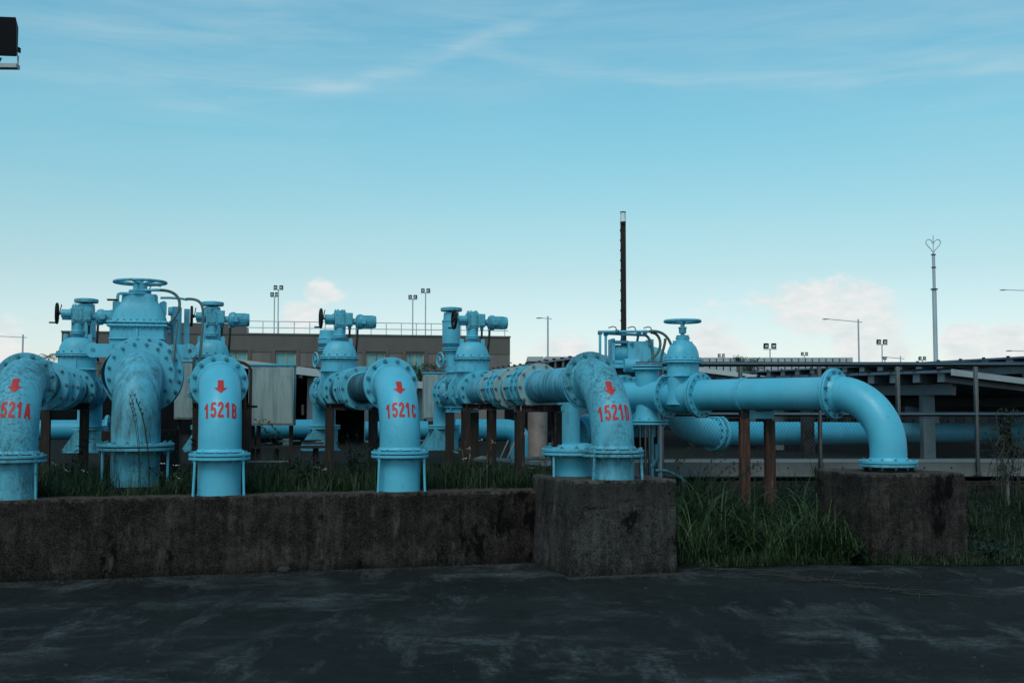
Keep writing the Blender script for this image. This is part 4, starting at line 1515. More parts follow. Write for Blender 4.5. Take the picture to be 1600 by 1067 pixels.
    m = MB().box((.16, .02, 1.535), (.40, .14, .09))
    m.build('saddle', 'paint_used', t, .30, bevel=.004)
    m = MB().box((.0, .0, 1.555), (.10, .17, .10))
    m.build('saddle_block', 'rust', t, .30, bevel=.004)
    # thin rods and props below the tee
    p = fpos(2.9)
    t = empty('tee_props', (p.x, p.y, zb), .0, 'cluster of thin steel props and small pipes standing under the blue tee', 'pipe support')
    for i, (x, y, r_, mt) in enumerate(((-.22, 0, .014, 'paint_used'), (-.16, .05, .012, 'steel_rail'), (-.05, -.1, .012, 'steel_rail'), (.02, -.08, .016, 'steel_rail'), (.08, -.02, .018, 'steel_rail'), (.13, .1, .022, 'paint_used'), (.26, .3, .03, 'galv_far'))):
        MB().cyl((x, y, .5), (x, y, ZF - .38), r_, 12).build('prop', mt, t, zb)
    MB().tube([(.15, -.1, .80), (.28, -.1, .80), (.34, -.1, .78), (.50, -.1, .70), (.55, -.1, .55)], .022, 12).build('small_pipe', 'paint_shaded', t, zb)
    MB().tube([(.10, -.1, .85), (.17, -.1, .95), (.17, -.1, 1.15)], .035, 12).build('small_pipe', 'paint_shaded', t, zb)


right_line()


# --- machinery behind 1521D: second large valve with a side actuator and hoses
def rear_machine():
    q = at(990, 620, 17.2)
    zb = YARD
    t = empty('hydraulic_valve', (q.x, q.y, zb), .12, 'boxy hydraulic valve with looping hoses rising behind the riser marked 1521D', 'valve')
    k = 17.2 / F

    def L(px, py, dy=0):
        p = at(px, py, 17.2)
        return Vector((p.x - q.x, dy, p.z))
    # box
    c = L(997, 551)
    MB().box(c, (40 * k, .34, 34 * k)).build('cover_box', 'paint_used', t, zb, bevel=.008)
    m = MB()
    for px in (983, 1011):
        for py in (538, 564):
            p = L(px, py, -.17)
            m.cyl(p, p + Vector((0, -.035, 0)), .028, 6)
    tag(m.build('cover_bolts', 'bolt_paint', t, zb), kind='stuff')
    a, b = L(957, 552), L(977, 552)
    MB().cyl(a, b, 13 * k, 32).build('cylinder', 'paint_used', t, zb)
    MB().box(L(955, 549), (5 * k, .3, 38 * k)).build('end_plate', 'paint_used', t, zb, bevel=.005)
    MB().box(L(968, 566), (30 * k, .3, 5 * k)).build('rail_plate', 'paint_used', t, zb, bevel=.005)
    MB().box(L(966, 535), (26 * k, .3, 4 * k)).build('rail_plate', 'paint_used', t, zb, bevel=.005)
    MB().box(L(1017, 552, .06), (6 * k, .3, 44 * k)).build('end_plate', 'paint_used', t, zb, bevel=.005)
    m = MB().lathe([(.24, 0), (.235, .12), (.20, .22), (.12, .30), (0, .34)], L(1031, 574, .35), (0, 0, 1), 40)
    m.lathe([(.29, -.04), (.29, 0), (.24, 0)], L(1031, 574, .35), (0, 0, 1), 40)
    m.build('dome', 'paint_used', t, zb)
    m = MB().lathe([(.33, -.0), (.33, -1.05)], L(995, 574, .2), (0, 0, 1), 40, 1, .7)
    m.build('body', 'paint_shaded', t, zb)
    MB().box(L(985, 573), (90 * k, .5, 6 * k)).build('body_flange', 'paint_used', t, zb, bevel=.006)
    MB().cyl(L(968, 572, -.3), L(990, 572, -.3), .10, 20).build('lower_barrel', 'paint_used', t, zb)
    MB().ring(L(982, 592, -.25), (0, 0, 1), .05, .17, .03, 32).build('lower_flange', 'paint_used', t, zb)
    # manifold of small bore pipe
    rr = .020
    m = MB()
    m.tube([L(931.5, 560, -.25), L(931.5, 524, -.25), L(932.5, 521.5, -.25), L(935, 520.5, -.25), L(1010, 519.5, -.25)], rr, 12)
    m.tube([L(941.5, 560, -.2), L(941.5, 526, -.2), L(942.5, 523.5, -.2), L(946, 523, -.2), L(1004, 525, -.2)], rr, 12)
    m.build('manifold', 'paint_used', t, zb)
    m = MB()
    for px, py, dy in ((931.5, 522, -.25), (941.5, 523.5, -.2), (958, 520.5, -.25), (968, 524, -.22), (993, 523, -.22), (1002, 520.5, -.25)):
        p = L(px, py, dy)
        m.lathe([(0, -.03), (.03, -.03), (.032, 0), (.03, .03), (0, .03)], p, (1, 0, 0), 12)
    m.cyl(L(968, 524, -.2), L(968, 536, -.1), rr, 10).cyl(L(993, 523, -.2), L(993, 536, -.1), rr, 10)
    tag(m.build('pipe_joints', 'bolt_paint', t, zb), kind='stuff')
    for px in (953, 983, 1008):
        a = L(px + 5, 519, -.25)
        m = MB().tube([a, a + Vector((-.02, 0, .055)), a + Vector((-.06, -.0, .065)), a + Vector((-.13, 0, .045))], .009, 8)
        o = m.build('lever', 'steel_bolt', t, zb)
    hs = [((1008, 519.5, -.25), (1032, 516, -.25), (1046, 530, -.25), (1048, 562, -.2)),
          ((1012, 521, -.22), (1030, 520, -.2), (1034, 550, -.2), (1014, 560, -.2)),
          ((1004, 525, -.2), (1014, 530, -.2), (1017, 550, -.2), (1015, 567, -.2)),
          ((1034, 530, -.25), (1034, 540, -.25), (1030, 550, -.2), (1028, 567, -.2))]
    for h in hs:
        MB().tube(bez(*[L(*p) for p in h]), .021, 12).build('hose', 'hose', t, zb)


rear_machine()


# --- low level pipes behind
def simple_pipe(name, label, pts, r, mat, zb, cat='pipe', group=None, flanges=()):
    p0 = Vector(pts[0])
    t = empty(name, (p0.x, p0.y, zb), 0, label, cat, group)
    loc = [(Vector(p) - Vector((p0.x, p0.y, 0))) for p in pts]
    MB().tube(loc, r, 40).build('pipe', mat, t, zb)
    for (i, rr) in flanges:
        a = loc[max(0, i - 1)]
        b = loc[min(len(loc) - 1, i + 1)]
        MB().ring(loc[i], (b - a).normalized(), r * .8, rr, .05, 40).build('flange', mat, t, zb)
        tag(MB().bolts(loc[i], (b - a).normalized(), rr - .04, 14, .018, .05).build('flange_bolts', 'bolt_paint', t, zb), kind='stuff')
    return t


def header(pxa, pya, Ya, pxb, pyb, Yb, r, label, fl=True):
    a, b = at(pxa, pya, Ya), at(pxb, pyb, Yb)
    pts = [a.lerp(b, i / 8) for i in range(9)]
    return simple_pipe('header_pipe', label, pts, r, 'paint_far', YARD, group='low header pipes behind the valves', flanges=((8, r + .08),) if fl else ())


header(-30, 672, 19.0, 168, 671, 19.4, .165, 'low header pipe far left, seen under the leftmost gate valve')
header(300, 671, 19.6, 497, 670, 20.2, .165, 'low header pipe passing behind the grey cabinet and the riser marked 1521B')
header(570, 673, 20.2, 668, 672, 20.4, .165, 'low header pipe glimpsed right of the riser marked 1521C', False)
# header with bend right of line D supports
a = at(700, 672, 20.6)
b = at(790, 672, 20.8)
simple_pipe('header_pipe', 'low header pipe bending down behind the rusty frames of line 1521D', [a, a.lerp(b, .5), b] + [b + Vector((.28 * math.sin(t), .0, -.28 + .28 * math.cos(t))) for t in [PI / 2 * i / 8 for i in range(1, 9)]] + [b + Vector((.28, 0, -.6))], .20, 'paint_far', YARD, group='low header pipes behind the valves')
# vertical pipe left of D leg with base flange
p = at(888, 660, 15.2)
simple_pipe('standing_pipe', 'upright blue pipe between the rusty goalpost frame and riser 1521D', [(p.x, p.y, .74), (p.x, p.y, 1.3), (p.x, p.y, 2.0)], .155, 'paint_used', YARD)
o = MB().ring((0, 0, 0), (0, 0, 1), .1, .28, .04, 40)
t = bpy.data.objects[-1]
q = [x for x in bpy.data.objects if x.get('label', '').startswith('upright blue pipe between')][0]
MB().ring((0, 0, 1.14), (0, 0, 1), .1, .27, .035, 40).build('base_flange', 'paint_used', q, YARD)
MB().ring((0, 0, 1.10), (0, 0, 1), .1, .27, .035, 40).build('base_flange', 'paint_used', q, YARD)
# steel tank
p = at(840, 690, 18.0)
t = empty('steel_tank', (p.x, p.y, YARD), 0, 'brownish bare steel cylinder standing behind the rusty goalpost frame', 'tank')
MB().lathe([(.155, YARD), (.155, 1.60), (.0, 1.60)], (0, 0, 0), (0, 0, 1), 40).build('shell', 'steel_tank', t, YARD)
MB().ring((0, 0, 1.28), (0, 0, 1), .1, .158, .012, 40).build('seam', 'steel_tank', t, YARD)
# small diagonal elbow piece behind riser D
a, b = at(903, 676, 16.4), at(965, 655, 16.9)
simple_pipe('bent_pipe', 'slanting blue pipe end seen left of the leg of riser 1521D', [a, a.lerp(b, .5), b, b + Vector((.4, .2, .2))], .215, 'paint_far', YARD, flanges=((0, .24),))
# plate cover at the left of plinth
p = at(850, 716, 15.5)
t = MB().box((0, 0, 0), (.85, .6, .03)).build('cover_plate', 'kerb_steel', None)
t.location = (p.x, p.y, p.z)
tag(t, 'flat grey cover plate lying left of the grey plinth behind the capped stub', 'plate')
m = MB()
for x in (-.35, .35):
    m.box((x, 0, -(p.z - YARD) / 2 - .015), (.06, .5, p.z - YARD))
m.build('plate_legs', 'kerb_steel', t)

# curved big pipe and the long pipe beyond the fence
e0, e1 = at(1150, 677, 19.2), at(1062, 650, 18.2)
pts = bez(at(1050, 618, 17.9), at(1056, 655, 18.0), at(1078, 677, 18.6), at(1122, 677, 18.9), 16)
simple_pipe('bent_pipe', 'broad blue bend sweeping down behind the wire mesh under the handwheel valve', pts, .235, 'paint', YARD, flanges=((16, .30), (15, .29)))
a, b = at(1126, 677, 18.95), at(1300, 677, 19.8)
c = at(1560, 675, 25.5)
c2 = at(1900, 673, 31)
simple_pipe('header_pipe', 'long blue pipe running level beyond the right-hand wire fence', [a, a.lerp(b, .5), b, b.lerp(c, .33), b.lerp(c, .66), c, c2], .195, 'paint_far', YARD, group='low header pipes behind the valves')
for i, (px, Y) in enumerate(((1262, 19.0), (1571, 24.6))):
    p = at(px, 690, Y)
    m = MB().box((0, 0, .45), (.20, .15, .9))
    o = m.build('concrete_post', 'concrete_kerb' if i == 0 else 'shade_black', None, bevel=.01, smooth=False)
    o.location = (p.x, p.y, YARD)
    tag(o, ['pale concrete post in front of the long blue pipe behind the fence', 'dark post in front of the long blue pipe near the right edge'][i], 'post')
p = at(1600, 676, 25.9)
t = empty('valve_flange', (p.x, p.y, YARD), .4, 'blue bolted flange at the right edge on the far long pipe', 'pipe fitting')
MB().ring((0, 0, p.z), (-1, -.3, 0), .1, .34, .07, 40).build('flange', 'paint_far', t, YARD)
tag(MB().bolts((0, 0, p.z), (-1, -.3, 0), .29, 14, .025, .07).build('flange_bolts', 'steel_bolt', t, YARD), kind='stuff')


# ------------------------------------------------------------------ cabinets, conduits, rusty pole
def cabinet(px0, px1, py0, py1, Y, depth, label, legs, mat='cabinet_face'):
    a, b = at(px0, py1, Y), at(px1, py0, Y)
    w, h = b.x - a.x, b.z - a.z
    t = empty('equipment_cabinet', ((a.x + b.x) / 2, Y, YARD), .10, label, 'cabinet', 'grey metal cabinets')
    MB().box((0, depth / 2, (a.z + b.z) / 2), (w, depth, h)).build('case', mat, t, YARD, bevel=.008)
    MB().box((0, depth / 2, b.z + .015), (w + .03, depth + .03, .03)).build('lid', 'paint_far', t, YARD, bevel=.005)
    MB().box((0, -.006, (a.z + b.z) / 2), (w - .04, .01, h - .06)).build('door', mat, t, YARD, bevel=.003)
    for x in legs:
        MB().box((x * w / 2, depth / 2, (YARD + a.z) / 2), (.06, .06, a.z - YARD)).build('leg', 'rust_dark', t, YARD, smooth=False)
    return t


cabinet(388, 459, 572, 665, 17.2, .4, 'streaky grey metal cabinet between the lines marked 1521B and 1521C', (-.85, .85, -.6))
cabinet(661, 702, 584, 655, 21.0, .5, 'pale metal cabinet behind the air valve of line 1521D', (-.8, .8))
cabinet(272, 318, 566, 655, 19.0, .5, 'pale metal cabinet glimpsed between the large valve and riser 1521B', (-.8, .8))
t = empty('conduit_stand', at(386, 700, 14.6) * 1.0, 0, 'pair of dark upright conduits right of the riser marked 1521B', 'conduit')
t.location.z = YARD
for dx, top in ((-.035, 1.30), (.035, 1.42)):
    MB().tube([(dx, 0, 0), (dx, 0, top)] + [(dx - .3 * (1 - math.cos(q)), .0, top + .12 * math.sin(q)) for q in (.4, .8, 1.2, 1.57)], .016 if dx < 0 else .020, 10).build('conduit', 'rust_dark', t)
m = MB().box((.06, -.01, .95), (.13, .02, .03))
m.build('bracket', 'black_iron', t)

p = at(974.5, 520, 18.0)
top = at(974.5, 332, 18.0)
t = empty('level_pole', (p.x, p.y, YARD), 0, 'tall thin rusty pole with a pale clear tube at its tip', 'pole')
m = MB()
m.cyl((-.03, 0, YARD), (-.03, 0, top.z - .15), .014, 10)
m.cyl((.03, 0, YARD), (.03, 0, top.z - .15), .014, 10)
m.box((0, .012, (YARD + top.z - .15) / 2), (.05, .02, top.z - .15 - YARD))
m.build('shaft', 'rust_dark', t, YARD)
m = MB()
for k in range(22):
    z = YARD + 1.2 + k * .16
    if z < top.z - .2:
        m.box((-.045, -.0, z), (.012, .03, .03))
tag(m.build('graduations', 'black_iron', t, YARD), kind='stuff')
m = MB().cyl((0, 0, top.z - .17), (0, 0, top.z), .045, 16)
m.build('clear_tube', 'clear_cap', t, YARD)
m = MB().ring((0, 0, top.z), (0, 0, 1), .03, .048, .02, 16).ring((0, 0, top.z - .16), (0, 0, 1), .03, .048, .02, 16)
m.build('tube_collar', 'black_iron', t, YARD)


# ------------------------------------------------------------------ steel and mesh fence on the right
def fence():
    f0 = Vector((2.05, 15.62, 0))
    d = Vector((1, .03, 0)).normalized()
    sp = 1.092
    zt, zm, zl = 2.225, 1.535, .99
    root = empty('mesh_fence', (f0.x, f0.y, .70), math.atan2(d.y, d.x), 'stainless rail fence with diamond wire mesh in front of the carports', 'fence')
    n = 12
    for i in range(n):
        MB().lathe([(.031, .69), (.031, zt - .03)], (i * sp, 0, 0), (0, 0, 1), 20).build('post', 'steel_rail', root, .70)
        MB().ring((i * sp, 0, .70), (0, 0, 1), .02, .06, .012, 20).build('post_foot', 'steel_rail', root, .70)
    L = (n - 1) * sp
    for nm, z, r_ in (('top_rail', zt, .034), ('middle_rail', zm, .028)):
        MB().lathe([(r_, -.35 if nm == 'top_rail' else 0), (r_, L)], (0, .0, z), (1, 0, 0), 20).build(nm, 'steel_rail', root, .70)
    # wire mesh: one panel per bay, wires woven in zig-zag
    zt2, zb2 = 1.49, .93
    px_, pz = .046, .036
    for i in range(n - 1):
        m = MB()
        x0, x1 = i * sp + .035, (i + 1) * sp - .035
        nx = int((x1 - x0) / (px_ / 2))
        nzr = int((zt2 - zb2) / pz)
        wv, wf = [], []
        r_ = .0017
        for sgn in (1, -1):
            k0 = -nzr
            for k in range(-14, int((x1 - x0) / px_) + 14):
                # straight wire of slope +-pz/(px/2)
                xa = x0 + k * px_
                slope = 1.55
                # clip
                pts_ = []
                za, zb_ = zb2, zt2
                xs_a, xs_b = xa, xa + (zt2 - zb2) / slope
                if sgn < 0:
                    xs_a, xs_b = xs_b, xs_a
                ta, tb = 0.0, 1.0
                dx = xs_b - xs_a
                for lim, s_ in ((x0, 1), (x1, -1)):
                    # keep s_*(x-lim) >= 0
                    fa, fb = s_ * (xs_a - lim), s_ * (xs_b - lim)
                    if fa < 0 and fb < 0:
                        ta, tb = 1, 0
                        break
                    if fa < 0:
                        ta = max(ta, fa / (fa - fb))
                    elif fb < 0:
                        tb = min(tb, fa / (fa - fb))
                if ta >= tb:
                    continue
                A = Vector((xs_a + dx * ta, .0, za + (zb_ - za) * ta))
                B = Vector((xs_a + dx * tb, .0, za + (zb_ - za) * tb))
                off = Vector((0, .0022 * sgn, 0))
                m.tube([A + off, B + off], r_, 3, caps=False)
        tag(m.build('wire_mesh', 'steel_rail', root, .70, smooth=False), kind='stuff')
    MB().lathe([(.004, 0), (.004, L)], (0, -.003, zt2), (1, 0, 0), 6).build('tension_wire', 'steel_rail', root, .70)
    MB().lathe([(.004, 0), (.004, L)], (0, -.003, zb2), (1, 0, 0), 6).build('tension_wire', 'steel_rail', root, .70)
    # kerb wall below
    rootk = empty('kerb_wall', (f0.x, f0.y, 0), math.atan2(d.y, d.x), 'low block wall and grey steel kerb under the wire fence', 'wall')
    m = MB().box((8, .16, .60), (18, .22, .16))
    x = -.9
    k = 0
    while x < 14:
        for row in range(3):
            w = .40
            o_ = .20 if row % 2 else 0
            m = MB().box((x + w / 2 + o_, .0 + .006 * math.sin(k * 7.3), .175 + row * .16), (w - .008, .2, .152))
            m.build('block', 'concrete_kerb', rootk, 0, bevel=.006, smooth=False)
            k += 1
        x += .40
    MB().box((6.5, .02, .33), (15, .15, .58)).build('mortar_core', 'concrete_wall', rootk, 0, smooth=False)
    MB().box((6.5, .10, .785), (15.4, .012, .16)).build('steel_kerb', 'kerb_steel', rootk, 0, smooth=False)
    MB().box((6.5, .13, .872), (15.4, .08, .012)).build('kerb_flange', 'kerb_steel', rootk, 0, smooth=False)
    MB().box((6.5, .085, .695), (15.4, .05, .02)).build('kerb_lip', 'kerb_steel', rootk, 0, smooth=False)
    m = MB()
    for i in range(40):
        m.cyl((-.9 + i * .38, .093, .80), (-.9 + i * .38, .086, .80), .012, 6)
    tag(m.build('kerb_bolts', 'black_iron', rootk, 0), kind='stuff')
    # walkway of long planks behind the kerb
    rw = empty('walkway', (f0.x, f0.y, .69), math.atan2(d.y, d.x), 'grey plank walkway lying behind the wire fence', 'walkway')
    for i in range(5):
        MB().box((6.5, .9 + i * .32, .80 + .004 * (i % 2)), (16, .29, .05)).build('plank', 'kerb_steel', rw, .69, smooth=False)
    for i in range(14):
        MB().box((-1 + i * 1.15, 1.5, .735), (.1, 1.5, .07)).build('bearer', 'kerb_steel', rw, .69, smooth=False)


fence()


# ------------------------------------------------------------------ carports
def carport(P0, E1, L1, E2, L2, label, n1, post_u, fasc='fascia', post_z=YARD, beamoff=.20, beam_inset=.5):
    """sloped panel roof. P0 near corner, E1 unit vector along the receding left edge, E2 along the right edge"""
    P0 = Vector(P0)
    E1 = Vector(E1).normalized()
    E2 = Vector(E2).normalized()
    N = E2.cross(E1).normalized()
    if N.z < 0:
        N = -N
    root = empty('carport', (P0.x, P0.y, YARD), 0, label, 'carport', 'panel roofed carports')
    o = Vector((P0.x, P0.y, 0))

    def q(u, v, w):
        return P0 - o + E1 * u + E2 * v + N * w

    def slab(name, u0, u1, v0, v1, w0, w1, mat):
        m = MB()
        vs = [q(u, v, w) for u in (u0, u1) for v in (v0, v1) for w in (w0, w1)]
        m.add(vs, [(0, 1, 3, 2), (4, 6, 7, 5), (0, 4, 5, 1), (2, 3, 7, 6), (0, 2, 6, 4), (1, 5, 7, 3)])
        return m.build(name, mat, root, YARD, smooth=False)
    # panels in courses along the left edge
    step = L1 / n1
    for i in range(n1):
        slab('roof_panel', i * step + .01, (i + 1) * step - .01, 0, L2, -.05, 0.0, 'panel_blue')
    slab('fascia', -.03, 0, -.02, L2, -.10, .01, fasc)
    # purlins run inwards with their ends showing on the left edge
    for i in range(n1):
        for (ua, ub) in ((.16, .30), (.66, .80)):
            slab('purlin', (i + ua) * step, (i + ub) * step, .04, L2, -.21, -.055, 'carport_steel')
    m = MB()
    for i in range(n1):
        for ub in (.24, .74):
            c = q((i + ub) * step, -.01, .01)
            m.box(c, (.08, .05, .04))
    tag(m.build('panel_clips', 'black_iron', root, YARD, smooth=False), kind='stuff')
    for v in (beam_inset, L2 * .5, L2 - .6):
        slab('main_beam', .4, L1, v, v + .16, -.21 - beamoff, -.212, 'carport_steel')
        for u in post_u:
            c = q(u, v + .08, -.21 - beamoff)
            m = MB().box((c.x, c.y, (post_z + c.z) / 2), (.22, .20, c.z - post_z))
            m.build('post', 'carport_steel', root, YARD, smooth=False)
    return root


def carport_px(c0, Y0, c1, Y1, c2, Y2, L1, L2, **kw):
    P0, P1, P2 = at(*c0, Y0), at(*c1, Y1), at(*c2, Y2)
    return carport(P0, P1 - P0, L1, P2 - P0, L2, **kw)


carport_px((1487, 577.5), 20.0, (1194, 588), 25.5, (1640, 597), 22.0, 9.0, 9.5,
           label='panel roofed carport with pale fascia, nearest one behind the fence at right', n1=7, post_u=(1.1, 6.0))
carport_px((926, 553), 25.0, (797, 572), 33.0, (1194, 588), 29.0, 16.0, 9.0,
           label='panel roofed carport reaching from the long pipe to the round handwheel valve', n1=11, post_u=(2, 9), fasc='white_fascia')
carport_px((1680, 552), 29.0, (1160, 581), 44.0, (1900, 590), 33.0, 22.0, 12.0,
           label='panel roofed carport rising to the right edge, farthest back of the three at right', n1=12, post_u=(2, 9, 16))
carport_px((1385, 574), 40, (1290, 575), 44, (1500, 590), 46, 5.0, 9.0,
           label='small carport roof just above the fence rail, behind the others', n1=4, post_u=(1, 4))


# white-edged shed roof behind the left half
def shed():
    a, b = at(300, 557, 27.0), at(662, 600, 33.0)
    root = empty('open_shed', (a.x, a.y, YARD), 0, 'dark open shed with white roof edge behind the grey cabinet', 'shed')
    o = Vector((a.x, a.y, 0))
    a, b = a - o, b - o
    back = Vector((-2.0, 12, .0))
    m = MB()
    vs = [a, b, b + back, a + back]
    vs = vs + [v - Vector((0, 0, .10)) for v in vs]
    m.add(vs, [(0, 1, 2, 3), (7, 6, 5, 4), (0, 4, 5, 1), (1, 5, 6, 2), (2, 6, 7, 3), (3, 7, 4, 0)])
    m.build('roof', 'carport_steel', root, YARD, smooth=False)
    off = Vector((.02, -.05, 0))
    m = MB()
    m.bar(a + off + Vector((0, 0, -.04)), b + off + Vector((0, 0, -.04)), .04, .20)
    m.build('fascia', 'white_fascia', root, YARD, smooth=False)
    for k, x in enumerate((.04, .36, .46, .72, .98)):
        c = a.lerp(b, x)
        m = MB().box((c.x, c.y + .3, (YARD + c.z - .1) / 2), (.22, .2, c.z - .1 - YARD))
        m.build('post', 'carport_steel', root, YARD, smooth=False)
    for k in range(8):
        c = a.lerp(b, .06 + k * .12)
        m = MB().bar(c + Vector((0, 0, -.16)), c + back + Vector((0, 0, -.16)), .1, .12)
        m.build('rafter', 'carport_steel', root, YARD, smooth=False)
    # near-black back wall paints the shed's inner shade; pale boxes imitate daylight openings
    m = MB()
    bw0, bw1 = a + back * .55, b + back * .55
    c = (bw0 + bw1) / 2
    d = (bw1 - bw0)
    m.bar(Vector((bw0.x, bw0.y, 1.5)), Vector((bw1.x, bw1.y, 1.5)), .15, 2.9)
    m.build('back_wall', 'shade_black', root, YARD, smooth=False)
    for k in range(3):
        p = at(473 + 9 * k, 640, 35.5) - o
        m = MB().box(p, (.09, .05, .32))
        m.build('daylight_box', 'bright_gap', root, YARD, bevel=.01)


shed()

# near-black slab added as a backdrop, standing in for shade under the carports
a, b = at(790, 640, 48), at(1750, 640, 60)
t = empty('dark_backdrop', (a.x, a.y, YARD), 0, 'long dark backdrop standing in for the shade under the carport roofs', 'wall')
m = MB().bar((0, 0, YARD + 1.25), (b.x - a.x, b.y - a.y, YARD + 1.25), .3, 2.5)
m.build('wall', 'shade_black', t, YARD, smooth=False)
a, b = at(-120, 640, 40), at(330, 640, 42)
t = empty('dark_backdrop', (a.x, a.y, YARD), 0, 'long dark backdrop slab seen low between the pipes at far left', 'wall')
MB().bar((0, 0, YARD + .8), (b.x - a.x, b.y - a.y, YARD + .8), .3, 1.6).build('wall', 'shade_black', t, YARD, smooth=False)


# ------------------------------------------------------------------ brown building
def building():
    a, b = at(140, 520, 86), at(797, 527.5, 92)
    zt = at(797, 527.5, 92).z
    root = empty('office_building', (a.x, a.y, YARD), 0, 'brown flat-roofed two-storey building with teal windows behind the pipes', 'building')
    L = (Vector((b.x, b.y, 0)) - Vector((a.x, a.y, 0)))
    ln = L.length
    ang = math.atan2(L.y, L.x)
    root.rotation_euler = (0, 0, ang)
    zsplit = zt - 1.35
    # lower wall with window openings: build as strips
    wins = []
    for px0, px1 in ((362, 392), (436, 466), (574, 603), (636, 663), (210, 240), (285, 315)):
        x0 = (at(px0, 550, 88 + (px0 - 140) / 657 * 4).x - a.x) / math.cos(ang)
        x1 = (at(px1, 550, 88 + (px0 - 140) / 657 * 4).x - a.x) / math.cos(ang)
        wins.append((x0, x1))
    wins.sort()
    zw1 = at(400, 548, 89).z
    zw0 = zw1 - 1.9
    D = 14.0

    def bx(name, x0, x1, y0, y1, z0, z1, mat, par=root):
        m = MB().box(((x0 + x1) / 2, (y0 + y1) / 2, (z0 + z1) / 2), (x1 - x0, y1 - y0, z1 - z0))
        return m.build(name, mat, par, YARD, smooth=False)
    bx('parapet_wall', -2, ln, 0, D, zsplit, zt, 'building_wall')
    bx('coping', -2.05, ln + .05, -.06, D, zt, zt + .12, 'building_wall')
    bx('wall_core', -1.9, ln - .25, .35, D, YARD, zsplit, 'building_wall_low')
    bx('wall_band', -2, ln, .04, .35, zw1, zsplit, 'building_wall_low')
    bx('wall_band', -2, ln, .04, .35, YARD, zw0, 'building_wall_low')
    xs = [-2] + [v for w in wins for v in w] + [ln]
    for i in range(0, len(xs), 2):
        bx('wall_pier', xs[i], xs[i + 1], .04, .35, zw0, zw1, 'building_wall_low')
    for i in range(1, 12):
        bx('panel_joint', i * ln / 12 - .02, i * ln / 12 + .02, .025, .06, YARD, zsplit - .02, 'building_wall')
    for (x0, x1) in wins:
        w = bx('window', x0, x1, .22, .26, zw0, zw1, 'window_glass')
        for u in (x0 + .04, (x0 + x1) / 2, x1 - .04):
            bx('frame', u - .045, u + .045, .14, .21, zw0, zw1, 'window_frame', w)
        bx('frame', x0, x1, .13, .212, zw0, zw0 + .07, 'window_frame', w)
        bx('frame', x0, x1, .13, .212, zw1 - .07, zw1, 'window_frame', w)
        bx('surround', x0 - .28, x1 + .28, -.06, .035, zw1, zw1 + .18, 'building_wall')
        bx('surround', x0 - .28, x0 - .04, -.06, .035, zw0 - .2, zw1, 'building_wall')
        bx('surround', x1 + .04, x1 + .28, -.06, .035, zw0 - .2, zw1, 'building_wall')
    x1 = (at(399, 510, 91).x - a.x)
    bx('penthouse', 4.5, x1, 2.0, 8, zt + .1, at(390, 507, 91).z, 'building_wall')
    # roof railing
    zr = zt + .12
    for h in (.45, .95):
        m = MB().lathe([(.035, x1 + .1), (.035, ln - .1)], (0, .3, zr + h), (1, 0, 0), 6)
        m.build('roof_rail', 'galv_far', root, YARD)
    m = MB()
    x = x1 + .2
    while x < ln:
        m.cyl((x, .3, zr), (x, .3, zr + .95), .03, 6)
        x += 1.2
    tag(m.build('rail_posts', 'galv_far', root, YARD), kind='stuff')
    bx('wall_bracket', ln, ln + .35, 1, 1.08, zsplit - .7, zsplit - .62, 'galv_far')
    return zt


building()


# distant low parapet buildings
def low_building(pxa, pxb, py, Y, h, label, nb):
    a, b = at(pxa, py, Y), at(pxb, py, Y)
    root = empty('low_building', (a.x, a.y, YARD), 0, label, 'building')
    w = b.x - a.x
    MB().box((w / 2, 6, (YARD + a.z - h) / 2), (w - .2, 11.8, a.z - h - YARD)).build('wall', 'building_wall_low', root, YARD, smooth=False)
    for i in range(nb):
        MB().box((w * (i + .5) / nb, 5.9, a.z - h / 2), (w / nb - .12, 12, h)).build('parapet_panel', 'fascia', root, YARD, smooth=False, bevel=.05)
    return root


low_building(1098, 1333, 558.5, 120, 2.0, 'long pale low parapet behind the bush and floodlights at right', 22)
low_building(823, 905, 557, 110, .5, 'small low concrete roof beyond the long pipe, behind the street lamp', 3)


# ------------------------------------------------------------------ distant masts
def flood_mast(px, pytop, Y, gap, label, s=1.0, py_base=600):
    p = at(px, pytop, Y)
    k = Y / F
    root = empty('floodlight_mast', (p.x, p.y, YARD), 0, label, 'floodlight', 'distant twin floodlight masts')
    w = gap * k
    MB().cyl((0, 0, YARD), (0, 0, p.z - 3 * k * s), .9 * k, 10).build('mast', 'galv_far', root, YARD)
    MB().box((0, 0, p.z - 4 * k * s), (w * 1.75, .8 * k, 1.2 * k)).build('crossarm', 'galv_far', root, YARD, smooth=False)
    for sx in (-1, 1):
        h = MB().box((0, 0, 0), (5.6 * k * s, 3.0 * k * s, 6.0 * k * s)).build('lamp_head', 'lamp_black', root, 0, smooth=False, bevel=.3 * k)
        h.location = (sx * w / 2, 0, p.z - YARD)
        h.rotation_euler = (R(12), 0, R(-8 * sx))
        l = MB().box((0, -1.55 * k * s, 0), (3.6 * k * s, .2 * k, 3.0 * k * s)).build('lens', 'lamp_glass', h, 0, smooth=False)
    return root


